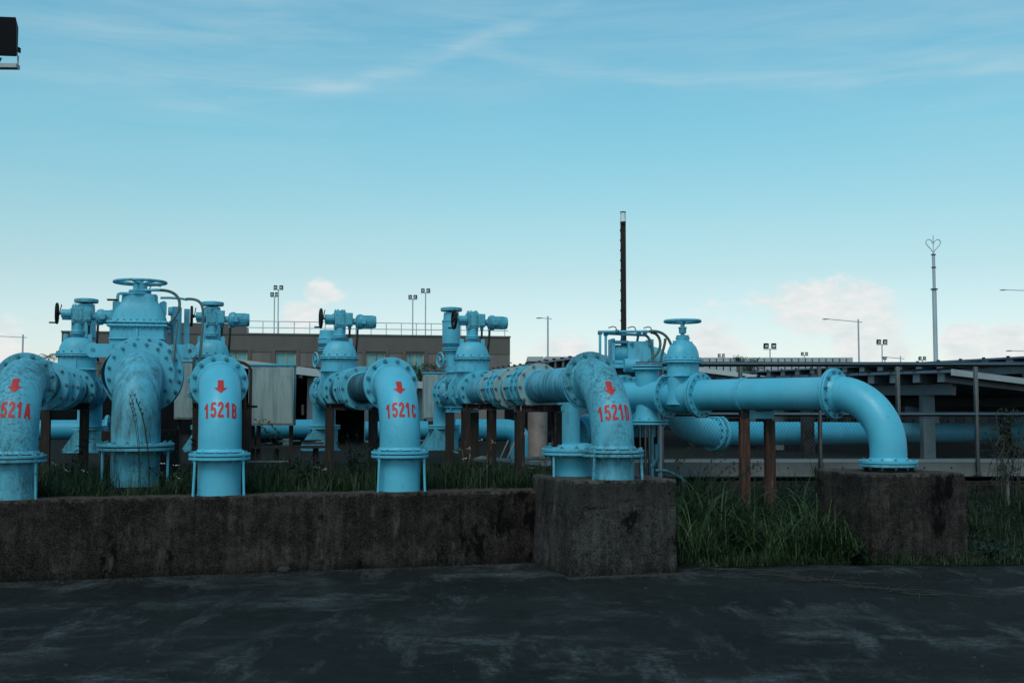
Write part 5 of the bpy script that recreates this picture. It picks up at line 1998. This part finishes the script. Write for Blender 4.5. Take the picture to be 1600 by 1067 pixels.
flood_mast(435, 449, 105, 9, 'taller twin floodlight mast over the left part of the brown building')
flood_mast(429, 460, 112, 7.5, 'shorter twin floodlight mast over the left part of the brown building')
flood_mast(665, 454, 105, 8.5, 'taller twin floodlight mast over the right part of the brown building')
flood_mast(645, 464, 112, 8, 'shorter twin floodlight mast over the right part of the brown building')
flood_mast(1203, 540.5, 75, 12, 'twin floodlight mast by the green bush, biggest on the right side', 1.35)
flood_mast(1378, 534, 85, 10, 'twin floodlight mast just right of the street lamp mast', 1.15)
flood_mast(1127, 555, 130, 6.5, 'tiny twin floodlight mast left of the green bush', .75)
flood_mast(1257, 552.5, 130, 6.5, 'tiny twin floodlight mast between the big one and the street lamp', .75)
flood_mast(1441, 559.5, 120, 7, 'small twin floodlight mast just left of the heart-topped lightning mast', .8)
flood_mast(1382.5, 559.5, 118, 2, 'small floodlight mast in the gap under the street lamp', .7)


def street_lamp(px, pytop, Y, arm_px, arm_dy, label, wd=1.3):
    p = at(px, pytop, Y)
    k = Y / F
    root = empty('street_lamp', (p.x, p.y, YARD), 0, label, 'street lamp', 'distant street lamps')
    MB().cyl((0, 0, YARD), (0, 0, p.z), wd * k, 10).build('mast', 'galv_far', root, YARD)
    z = p.z - 4 * k
    sg = math.copysign(1, arm_px)
    MB().bar((-sg * 6 * k, 0, z - .5 * k), (arm_px * k, 0, z + arm_dy * k), 1.1 * k, 1.1 * k).build('arm', 'galv_far', root, YARD, smooth=False)
    m = MB()
    e = Vector((arm_px * k, 0, z + arm_dy * k))
    m.lathe([(0, -9 * k), (1.0 * k, -8 * k), (1.9 * k, -5 * k), (1.6 * k, -1 * k), (.8 * k, 2 * k), (0, 2 * k)], e, (-sg, 0, .03), 12, 1.0, .6)
    m.build('lamp_head', 'fascia', root, YARD)
    return root


street_lamp(856, 494, 95, -10, 1.2, 'slim street lamp between the brown building and the rusty pole')
street_lamp(1341, 499, 70, -48, 4.5, 'street lamp with a long arm reaching left over the carports')
street_lamp(36, 523, 80, -55, 2.5, 'street lamp with a long arm above the riser marked 1521A')
street_lamp(1407, 556, 130, -22, 2, 'tiny street lamp left of the heart-topped mast', .8)
street_lamp(1668, 452, 60, -98, 3, 'street lamp whose head reaches in at the right edge, the upper one')
street_lamp(1650, 546, 95, -70, 2, 'street lamp whose head reaches in at the right edge, low above the carport')

# heart-topped lightning mast
p = at(1458, 375, 42)
k = 42 / F
root = empty('lightning_mast', (p.x, p.y, YARD), 0, 'tall stepped mast topped by a heart-shaped loop and spike', 'mast')
zz = lambda py: at(1458, py, 42).z
MB().cyl((0, 0, YARD), (0, 0, zz(452)), 3.4 * k, 20).build('lower_tube', 'galv_far', root, YARD)
MB().cyl((0, 0, zz(452)), (0, 0, zz(398)), 2.4 * k, 16).build('middle_tube', 'galv_far', root, YARD)
MB().cyl((0, 0, zz(398)), (0, 0, zz(368)), .6 * k, 10).build('spike', 'galv_far', root, YARD)
for py, r_ in ((452, 5.5), (418, 3.6), (398, 3.6)):
    MB().ring((0, 0, zz(py)), (0, 0, 1), .5 * k, r_ * k, 1.6 * k, 20).build('collar', 'rust_dark', root, YARD)
for sx in (-1, 1):
    P = lambda x, py: Vector((sx * x * k, 0, zz(py)))
    pts = bez(P(0, 397), P(2, 388), P(11, 385), P(11.5, 379), 8) + bez(P(11.5, 379), P(11.5, 373), P(3, 372), P(.5, 381), 8)[1:]
    MB().tube(pts, .75 * k, 8).build('heart_loop', 'galv_far', root, YARD)


# near floodlight at top left, on a pole just outside the picture
def near_flood():
    Y = 7.5
    c = at(-2, 59, Y)
    p = at(-120, 640, Y)
    root = empty('floodlight', (p.x, p.y, 0), 0, 'black square floodlight on a bracket in the top left corner', 'floodlight')
    o = Vector((p.x, p.y, 0))
    cc = c - o
    k = Y / F
    MB().cyl((0, 0, 0), (0, 0, cc.z + .6), .05, 20).build('pole', 'galv_far', root)
    MB().bar((0, 0, cc.z - 46 * k), (cc.x + 32 * k, 0, cc.z - 47 * k), .06, .028).build('bracket_bar', 'fascia', root, smooth=False)
    h = MB()
    hw, hh = 31 * k, 33 * k
    vs = []
    for (x, z, y) in ((-hw, -hh * .93, -.03), (hw + 1 * k, -hh, -.03), (hw - 1.5 * k, hh * .93, -.03), (-hw, hh, -.03)):
        vs.append((x, y, z))
    for (x, z, y) in ((-hw * .7, -hh * .7, .09), (hw * .7, -hh * .7, .09), (hw * .7, hh * .7, .09), (-hw * .7, hh * .7, .09)):
        vs.append((x, y, z))
    h.add(vs, [(0, 1, 2, 3), (7, 6, 5, 4), (0, 4, 5, 1), (1, 5, 6, 2), (2, 6, 7, 3), (3, 7, 4, 0)])
    hd = h.build('lamp_housing', 'lamp_black', root, bevel=.004, smooth=False)
    hd.location = cc
    MB().box((hw + 2.2 * k, 0, -hh * .62), (2.5 * k, .03, 8 * k)).build('pivot_knob', 'lamp_black', hd, bevel=.002)
    MB().cyl((hw + .6 * k, 0, -hh * .9), (hw + .6 * k, 0, -46 * k), .006, 8).build('bracket_arm', 'fascia', hd)
    MB().tube([(5 * k, 0, -hh), (2 * k, 0, -hh - 6 * k), (0, 0, -hh - 12 * k)], .006, 8).build('cable', 'black_rubber', hd)


near_flood()


# ------------------------------------------------------------------ vegetation
def blade_mesh(name, mat, n, sampler, hr, wr, bend, parent=None, seed=1, segs=5, droop=0.0, up=1.0, lmin=.05):
    rd = random.Random(seed)
    vs, fs = [], []
    for _ in range(n):
        x, y, z = sampler(rd)
        h = rd.uniform(*hr) * (rd.random() ** .3) * min(1.35, max(.35, .82 + 1.5 * mnoise.noise(Vector((x * 1.9, y * 1.9, seed)))))
        w = rd.uniform(*wr)
        a = rd.uniform(0, 2 * PI)
        lean = rd.uniform(lmin, 1.0) * bend
        dx, dy = math.cos(a), math.sin(a)
        px_, py_ = -dy, dx
        tw = rd.uniform(-.6, .6)
        b0 = len(vs)
        for s_ in range(segs + 1):
            t = s_ / segs
            out = lean * h * (t ** 1.8)
            zz_ = h * (t - droop * lean * t ** 3.0) * up
            ww = w * (1 - t ** 1.5) * .5 + .0004
            sx = px_ * math.cos(tw * t) - dx * math.sin(tw * t) * .5
            sy = py_ * math.cos(tw * t) - dy * math.sin(tw * t) * .5
            cx, cy, cz = x + dx * out, y + dy * out, z + max(zz_, .01)
            vs.append((cx - sx * ww, cy - sy * ww, cz))
            vs.append((cx + sx * ww, cy + sy * ww, cz))
        for s_ in range(segs):
            i = b0 + 2 * s_
            fs.append((i, i + 1, i + 3, i + 2))
    m = MB()
    m.v, m.f = vs, fs
    return m.build(name, mat, parent, smooth=False)


def clump(n, region, seed, rad):
    rd = random.Random(seed)
    return [(*region(rd), rd.uniform(.4, 1.0) * rad) for _ in range(n)]


# tall grass between the plinths
def samp_between(rd):
    while True:
        x = rd.uniform(1.62, 4.6)
        y = rd.uniform(11.75, 14.9)
        if y < 12.02 + .12 * math.sin(x * 3) + .05 * (x - 1.7):
            continue
        # not inside the right-hand plinth
        l = Vector((x, y, 0)) - bx1
        if -.02 < l.dot(UU) < 1.2 and -.02 < l.dot(NN) < 1.16:
            continue
        return x, y, slopez(x, y)


tag(blade_mesh('tall_grass', 'grass_blade', 9500, samp_between, (.25, .70), (.006, .012), 1.6, seed=2, droop=.55),
    'tall dark green grass growing between the two concrete plinths', 'grass', kind='stuff')


def samp_long(rd):
    x = rd.uniform(1.70, 3.9)
    y = rd.uniform(11.95, 13.4)
    return x, y, slopez(x, y)


tag(blade_mesh('arching_grass', 'grass_arch', 1500, samp_long, (.55, 1.15), (.009, .016), 1.1, lmin=.4, seed=9, segs=9, droop=.62),
    'long arching grass blades leaning out over the tarmac edge', 'grass', kind='stuff')


def samp_edge(rd):
    x = rd.uniform(1.9, 9.0)
    y = 11.72 + .05 * (x - 1.9) + abs(rd.gauss(0, .16)) + .08 * math.sin(x * 2.3)
    return x, y, max(0, slopez(x, y)) if y > 11.9 else 0.0


tag(blade_mesh('verge_grass', 'verge_leaf', 6500, samp_edge, (.05, .17), (.006, .011), 1.0, seed=4, segs=4, droop=.6),
    'short ragged grass along the tarmac edge in front of the plinth', 'grass', kind='stuff')


def samp_right(rd):
    while True:
        x = rd.uniform(4.9, 10.0)
        y = rd.uniform(12.2, 15.45)
        l = Vector((x, y, 0)) - bx1
        if l.dot(UU) < 1.2:
            continue
        return x, y, slopez(x, y)


tag(blade_mesh('flattened_grass', 'grass_dry', 9000, samp_right, (.22, .48), (.006, .012), 2.3, seed=6, segs=5, droop=.35, up=.35),
    'flattened dull grass on the bank at the right edge', 'grass', kind='stuff')
tag(blade_mesh('bank_grass', 'grass_blade', 7000, samp_right, (.12, .34), (.006, .011), .9, seed=16, segs=4, droop=.4),
    'green grass tufts on the bank at the right edge', 'grass', kind='stuff')


def samp_yard(rd):
    while True:
        a = rd.uniform(-7.2, .75)
        b = .40 + 3.6 * rd.random() ** 1.5
        d_ = mnoise.noise(Vector((a * .9, b * .9, 5)))
        if d_ < rd.uniform(-.35, .25):
            continue
        p = W(a, b)
        return p.x, p.y, yardz(p.x, p.y)


tag(blade_mesh('yard_grass', 'grass_blade', 24000, samp_yard, (.12, .42), (.006, .012), .9, seed=21, droop=.45),
    'dark rough grass growing on the soil behind the retaining wall', 'grass', kind='stuff')
tag(blade_mesh('yard_straw', 'grass_dry', 1800, samp_yard, (.2, .55), (.003, .006), 1.0, seed=22, droop=.5),
    'thin dry stalks standing in the grass behind the retaining wall', 'grass', kind='stuff')


# straw litter on the tarmac
def samp_litter(rd):
    t = rd.random()
    if t < .7:
        u = rd.random()
        x = 1.9 + 1.7 * u
        y = 11.65 - 1.75 * (u ** 1.15) + rd.gauss(0, .04 + .05 * u)
    else:
        x = rd.uniform(1.8, 7)
        y = rd.uniform(10.7, 12.0)
    return x, y, .004


tag(blade_mesh('straw_litter', 'straw', 300, samp_litter, (.05, .20), (.004, .007), 5.0, seed=31, segs=3, up=.03),
    'thin line of dry straw and twigs lying on the tarmac', 'litter', kind='stuff')
rd = random.Random(5)
for i in range(5):
    x = 2.05 + i * .34 + rd.uniform(-.06, .06)
    y = 11.45 - i * .36
    pts = [(x, y, .012)]
    for k in range(5):
        x += rd.uniform(.08, .16)
        y += rd.uniform(-.10, -.02)
        pts.append((x, y, .012 + rd.uniform(0, .02)))
    p0 = Vector(pts[0])
    o = MB().tube([Vector(q) - p0 for q in pts], .005, 6).build('twig', 'wood_twig')
    o.location = p0
    tag(o, ['first dry twig of the straw line on the tarmac, nearest the grass clump', 'second dry twig of the straw line, counting from the grass clump', 'middle dry twig of the straw line on the tarmac', 'fourth dry twig of the straw line, counting from the grass clump', 'last dry twig of the straw line, farthest right and nearest the camera'][i], 'twig', 'twigs on the tarmac')


# gravel crumbs along the foot of walls
def crumbs():
    rd = random.Random(77)
    m = MB()
    for i in range(2300):
        u = rd.random()
        if u < .5:
            p = W(rd.uniform(-6.5, .4), -.03 - abs(rd.gauss(0, .10)))
        elif u < .92:
            q = bx0 + UU * rd.uniform(-.1, 1.2) - NN * (.02 + abs(rd.gauss(0, .08)))
            p = q
        else:
            p = Vector((rd.uniform(-5, 6), rd.uniform(7, 11.3), 0))
            if p.y > 10.6 + .278 * p.x:
                continue
        s_ = rd.uniform(.003, .010) * (1 if rd.random() < .93 else 1.8)
        a = rd.uniform(0, PI)
        vs = [Vector((math.cos(a + k * 2 * PI / 4) * s_ * rd.uniform(.7, 1.2), math.sin(a + k * 2 * PI / 4) * s_ * rd.uniform(.7, 1.2), -.002)) for k in range(4)]
        vs.append(Vector((0, 0, s_ * rd.uniform(.5, 1.0))))
        m.add([v + Vector((p.x, p.y, .002)) for v in vs], [(0, 1, 4), (1, 2, 4), (2, 3, 4), (3, 0, 4)])
    tag(m.build('grit', 'stone', smooth=False), 'loose grit lying along the foot of the concrete', 'grit', kind='stuff')
    o = MB().lathe([(0, -.03), (.05, -.015), (.055, .01), (.035, .035), (0, .04)], (0, 0, 0), (0, 0, 1), 9, 1.2, .8).build('stone', 'stone')
    p = W(-2.35, -.07)
    o.location = (p.x, p.y, .028)
    tag(o, 'fist-sized stone lying at the foot of the retaining wall', 'stone')


crumbs()


def leafy_weed(px, Y, h, n, label, seed, lw=.035, ll=.11, zb=YARD, spread=.5):
    p = at(px, 700, Y)
    rd = random.Random(seed)
    root = empty('weed_plant', (p.x, p.y, zb), 0, label, 'plant')
    st = MB()
    lf = MB()
    for s_ in range(max(2, n // 14)):
        a = rd.uniform(0, 2 * PI)
        dx, dy = math.cos(a) * spread * rd.uniform(.1, .6), math.sin(a) * spread * rd.uniform(.1, .6)
        hh = h * rd.uniform(.65, 1.0)
        pts = bez((0, 0, 0), (dx * .1, dy * .1, hh * .4), (dx * .5, dy * .5, hh * .8), (dx, dy, hh), 10)
        st.tube(pts, .006, 6, radii=[.008 - .006 * i / 10 for i in range(11)])
        for k in range(14):
            t = rd.uniform(.12, 1.0)
            q = pts[int(t * 10)]
            b = rd.uniform(0, 2 * PI)
            L = ll * rd.uniform(.6, 1.2)
            w = lw * rd.uniform(.7, 1.2)
            D = Vector((math.cos(b), math.sin(b), rd.uniform(-.3, .6))).normalized()
            S = D.cross(Vector((0, 0, 1))).normalized()
            m1 = q + D * L * .5 + Vector((0, 0, .01))
            lf.add([q, m1 - S * w * .5, m1 + S * w * .5, q + D * L - Vector((0, 0, .02)), m1 + Vector((0, 0, -.008))],
                   [(0, 1, 4), (0, 4, 2), (1, 3, 4), (4, 3, 2)])
    st.build('stem', 'weed_leaf', root)
    tag(lf.build('leaves', 'weed_leaf', root, smooth=False), kind='stuff')
    return root


leafy_weed(552, 14.6, .78, 90, 'bushy dark weed growing against the frame of line 1521C', 1)
leafy_weed(566, 14.3, .55, 60, 'lower bushy weed between the frame and the riser marked 1521C', 2)
leafy_weed(302, 13.5, .62, 40, 'leafy weed standing left of the riser marked 1521B', 3, .05, .17)
leafy_weed(110, 13.8, .60, 50, 'dark leafy weed under the pipe of line 1521A', 4)
leafy_weed(866, 13.2, .22, 40, 'low round-leaved weed beside the grey plinth', 5, .05, .07)
leafy_weed(262, 12.6, .34, 60, 'leafy weed in the grass right of the base of the thick unmarked riser', 21, .045, .10)
leafy_weed(424, 12.9, .30, 60, 'leafy weed in the grass in front of the low rack, right of riser 1521B', 22, .04, .10)
leafy_weed(478, 13.4, .45, 70, 'taller leafy weed between the grey cabinet and the frame of line 1521C', 23, .045, .12)
leafy_weed(770, 13.4, .30, 50, 'leafy weed at the foot of the middle rusty frame', 24, .05, .09)
leafy_weed(1172, 12.3, .26, 60, 'broad-leaved weed at the tarmac edge in front of the rusty posts', 25, .06, .10, .05)
leafy_weed(1335, 11.9, .22, 70, 'broad-leaved weed against the left corner of the brown plinth', 26, .06, .09, .0)
leafy_weed(1545, 12.1, .24, 70, 'broad-leaved weed at the tarmac edge right of the brown plinth', 27, .06, .10, .0)
leafy_weed(690, 14.0, .35, 40, 'small weed with pale flowers under the rightmost motor valve', 6, .03, .06)


def seed_stalk(px, Y, h, lean, label, n=3, zb=YARD, seed=1):
    p = at(px, 700, Y)
    rd = random.Random(seed)
    root = empty('seed_grass', (p.x, p.y, zb), 0, label, 'plant')
    for s_ in range(n):
        l = lean * rd.uniform(.6, 1.3)
        hh = h * rd.uniform(.7, 1.0)
        x0 = rd.uniform(-.1, .1)
        pts = bez((x0, 0, 0), (x0 + l * .05, 0, hh * .5), (x0 + l * .4, 0, hh * .85), (x0 + l, 0, hh), 14)
        MB().tube(pts, .003, 5, radii=[.0045 - .0025 * i / 14 for i in range(15)]).build('stalk', 'grass_dry', root)
        m = MB()
        for k in range(16):
            q = pts[9 + int(5 * k / 16)]
            D = Vector((rd.uniform(-.6, .6), rd.uniform(-.3, .3), 1)).normalized()
            m.tube([q, q + D * rd.uniform(.02, .045)], .003, 4)
        tag(m.build('seed_head', 'grass_dry', root), kind='stuff')


seed_stalk(222, 13.35, 1.15, -.18, 'tall seeding grass stalks crossing the front of the thick unmarked riser', 4, seed=3)
seed_stalk(440, 14.5, .95, -.35, 'seeding grass stalks bending left in front of the grey cabinet', 3, seed=4)
seed_stalk(455, 14.5, .85, -.45, 'arched seeding grass stalks in front of the grey cabinet, right-hand tuft', 3, seed=5)
seed_stalk(610, 14.6, .6, .3, 'thin stalks leaning right behind the riser marked 1521C', 3, seed=6)
seed_stalk(1040, 13.9, .95, .35, 'thin reed stalks standing under the blue tee', 5, .35, seed=7)
seed_stalk(1085, 13.3, .85, .55, 'reed stalks arching right over the tall grass, left-hand tuft', 6, .25, seed=8)
seed_stalk(1125, 13.3, .8, .5, 'reed stalks arching right over the tall grass, right-hand tuft', 5, .25, seed=12)

# creeper-clad stake at right
p = at(1574, 740, 14.7)
zs_ = slopez(p.x, p.y)
root = empty('creeper_stake', (p.x, p.y, zs_), 0, 'short grey pipe stake wrapped in dry creeper by the fence at right', 'plant')
MB().cyl((0, 0, 0), (0, 0, .52), .022, 12).build('stake', 'kerb_steel', root)
rd = random.Random(8)
m = MB()
for k in range(26):
    x0, y0 = rd.uniform(-.12, .08), rd.uniform(-.1, .1)
    hh = rd.uniform(.5, 1.35)
    m.tube(bez((x0, y0, rd.uniform(0, .5)), (x0 + rd.uniform(-.2, .2), y0, hh * .5), (x0 + rd.uniform(-.2, .2), y0, hh), (x0 + rd.uniform(-.4, .35), y0, hh * rd.uniform(.4, 1.1)), 10), rd.uniform(.003, .006), 5)
tag(m.build('dry_stems', 'straw', root), kind='stuff')
lf = MB()
for k in range(700):
    t = rd.gauss(0, .1)
    z = rd.uniform(.25, 1.25)
    q = Vector((t * (1.2 if z < .9 else .8) + .02, rd.gauss(0, .06), z))
    D = Vector((rd.uniform(-1, 1), rd.uniform(-1, 1), rd.uniform(-.8, .5))).normalized()
    S = D.cross(Vector((0, 0, 1))).normalized()
    L = rd.uniform(.03, .08)
    lf.add([q, q + D * L * .5 + S * .01, q + D * L, q + D * L * .5 - S * .01], [(0, 1, 2, 3)])
tag(lf.build('leaves', 'grass_dry', root, smooth=False), kind='stuff')


# trees far off
def leaf_tree(px, pybase, pytop, wpx, Y, label, n, seed, palm=False, group=None):
    k = Y / F
    b, tpt = at(px, pybase, Y), at(px, pytop, Y)
    root = empty('tree', (b.x, Y, YARD), 0, label, 'tree', group)
    rd = random.Random(seed)
    H = tpt.z
    z0 = b.z
    w = wpx * k / 2
    MB().tube([(0, 0, YARD), (.05 * w, 0, z0), (0, 0, (z0 + H) / 2)], .2, 10, radii=[w * .12, w * .09, w * .05]).build('trunk', 'wood_twig', root, YARD)
    lf = MB()
    if palm:
        for f_ in range(16):
            a = 2 * PI * f_ / 16 + rd.uniform(-.2, .2)
            up = rd.uniform(.1, .9)
            c = Vector((0, 0, (z0 + H) / 2))
            pts = bez(c, c + Vector((math.cos(a) * w * .3, math.sin(a) * w * .3, up * w * .7)), c + Vector((math.cos(a) * w * .8, math.sin(a) * w * .8, up * w * .6)), c + Vector((math.cos(a) * w, math.sin(a) * w, up * w * .1 - .2 * w)), 12)
            for i in range(1, 12):
                T = (pts[i + 1] - pts[i - 1]).normalized() if i < 12 else Vector((0, 0, 1))
                S = T.cross(Vector((0, 0, 1))).normalized()
                for sg in (-1, 1):
                    e = pts[i] + (S * sg * .8 + T * .6) * w * .28 - Vector((0, 0, w * .06))
                    lf.add([pts[i], pts[i] + T * w * .06, e], [(0, 1, 2)])
    else:
        cl = [(Vector((rd.uniform(-.75, .75) * w, rd.uniform(-.5, .5) * w, rd.uniform(z0, z0 + (H - z0) * .8))), rd.uniform(.2, .4)) for _ in range(14)]
        for i in range(n):
            c, s_ = rd.choice(cl)
            rr = s_ * min(w, (H - z0) * 1.2)
            q = c + Vector((rd.gauss(0, rr * .6), rd.gauss(0, rr * .6), rd.gauss(0, rr * .42)))
            D = Vector((rd.uniform(-1, 1), rd.uniform(-1, 1), rd.uniform(-1, 1))).normalized()
            S = D.orthogonal().normalized()
            L = k * rd.uniform(1.2, 2.6)
            lf.add([q, q + D * L * .5 + S * L * .3, q + D * L, q + D * L * .5 - S * L * .3], [(0, 1, 2, 3)])
    tag(lf.build('crown', 'tree_leaf', root, YARD, smooth=False), kind='stuff')
    return root


leaf_tree(76, 572, 548, 40, 60, 'small palm-like tree between the riser 1521A and the leftmost gate valve', 0, 3, True)
leaf_tree(160, 600, 560, 24, 55, 'small dark tree glimpsed left of the large handwheel valve', 900, 5)
leaf_tree(655, 588, 566, 60, 50, 'dark hedge-like bush under the right windows of the brown building', 2200, 7)
leaf_tree(690, 590, 570, 36, 50, 'smaller dark bush left of the air valve with black cap', 1200, 8)
leaf_tree(1172, 582, 553, 52, 90, 'round green bush behind the fence rail, left of the biggest right-hand floodlight', 2600, 9)


# low clutter behind the wall: rack of bars and planks
def clutter():
    a = at(432, 692, 17.6)
    root = empty('timber_rack', (a.x, a.y, YARD), .27, 'low rack with scattered rods and boards under the grey cabinet', 'rack')
    rd = random.Random(4)
    for x in (-.6, 0, .6):
        MB().box((x, 0, .16), (.06, .3, .32)).build('leg', 'rust_dark', root, smooth=False)
    MB().box((0, 0, .335), (1.7, .5, .03)).build('tray', 'rust_dark', root, smooth=False)
    for k in range(9):
        x = rd.uniform(-.7, .5)
        a_ = rd.uniform(-.5, .5)
        MB().bar((x, -.2 + rd.uniform(0, .2), .37 + .008 * k), (x + .35 * math.cos(a_), .1 + .3 * math.sin(a_), .37 + .008 * k), .035, .02).build('rod', 'galv_far' if k % 2 else 'rust_dark', root, smooth=False)
    b = at(415, 721, 14.4)
    o = MB().bar((-.22, 0, 0), (.28, .05, 0), .04, .02).build('board', 'kerb_steel', smooth=False)
    o.location = (b.x, b.y, b.z)
    for sx in (-.18, .2):
        MB().box((sx, .02, -(b.z - YARD) / 2 - .01), (.03, .03, b.z - YARD)).build('board_leg', 'rust_dark', o, smooth=False)
    tag(o, 'short grey board on legs right of the riser marked 1521B', 'board')
    c = at(775, 722, 16.2)
    o = MB().box((0, 0, 0), (1.1, .35, .035)).build('board', 'kerb_steel', smooth=False)
    o.location = (c.x + .25, c.y, c.z)
    o.rotation_euler = (R(4), R(5), R(-18))
    tag(o, 'pale board lying between the rusty frames left of the plinth', 'board')
    for i, (px, py, Y) in enumerate(((786, 700, 17.5), (797, 700, 17.5))):
        q = at(px, py, Y)
        o = MB().bar((-.05, 0, -.17), (.08, 0, .12), .03, .02).build('slanting_bar', 'fascia', smooth=False)
        o.location = q
        tag(o, ['slanting pale bar behind the rusty frames, left of the pair', 'slanting pale bar behind the rusty frames, right of the pair'][i], 'bar')
    m = MB()
    for (px, py, Y) in ((770, 690, 15.3), (752, 687, 15.2), (712, 706, 14.7), (733, 700, 15), (727, 716, 14.2), (820, 676, 13.5), (84, 724, 13.5), (103, 734, 12.8), (131, 736, 12.8), (275, 727, 13), (279, 747, 12.2), (253, 724, 13), (507, 733, 13.6), (495, 730, 13.8), (873, 726, 13)):
        q = at(px, py, Y)
        m.lathe([(0, -.006), (.009, -.003), (.010, .002), (0, .006)], q, (0, -.4, 1), 7)
        for w_ in range(3):
            q2 = q + Vector((.03 * math.sin(w_ * 2.4 + px), .03 * w_, .02 * math.cos(w_ * 3.1 + px)))
            m.lathe([(0, -.005), (.006, -.002), (.007, .002), (0, .005)], q2, (0, -.4, 1), 6)
    tag(m.build('pale_flowers', 'flower', smooth=False), 'scattered tiny pale wild flowers behind the retaining wall', 'flowers', kind='stuff')


clutter()
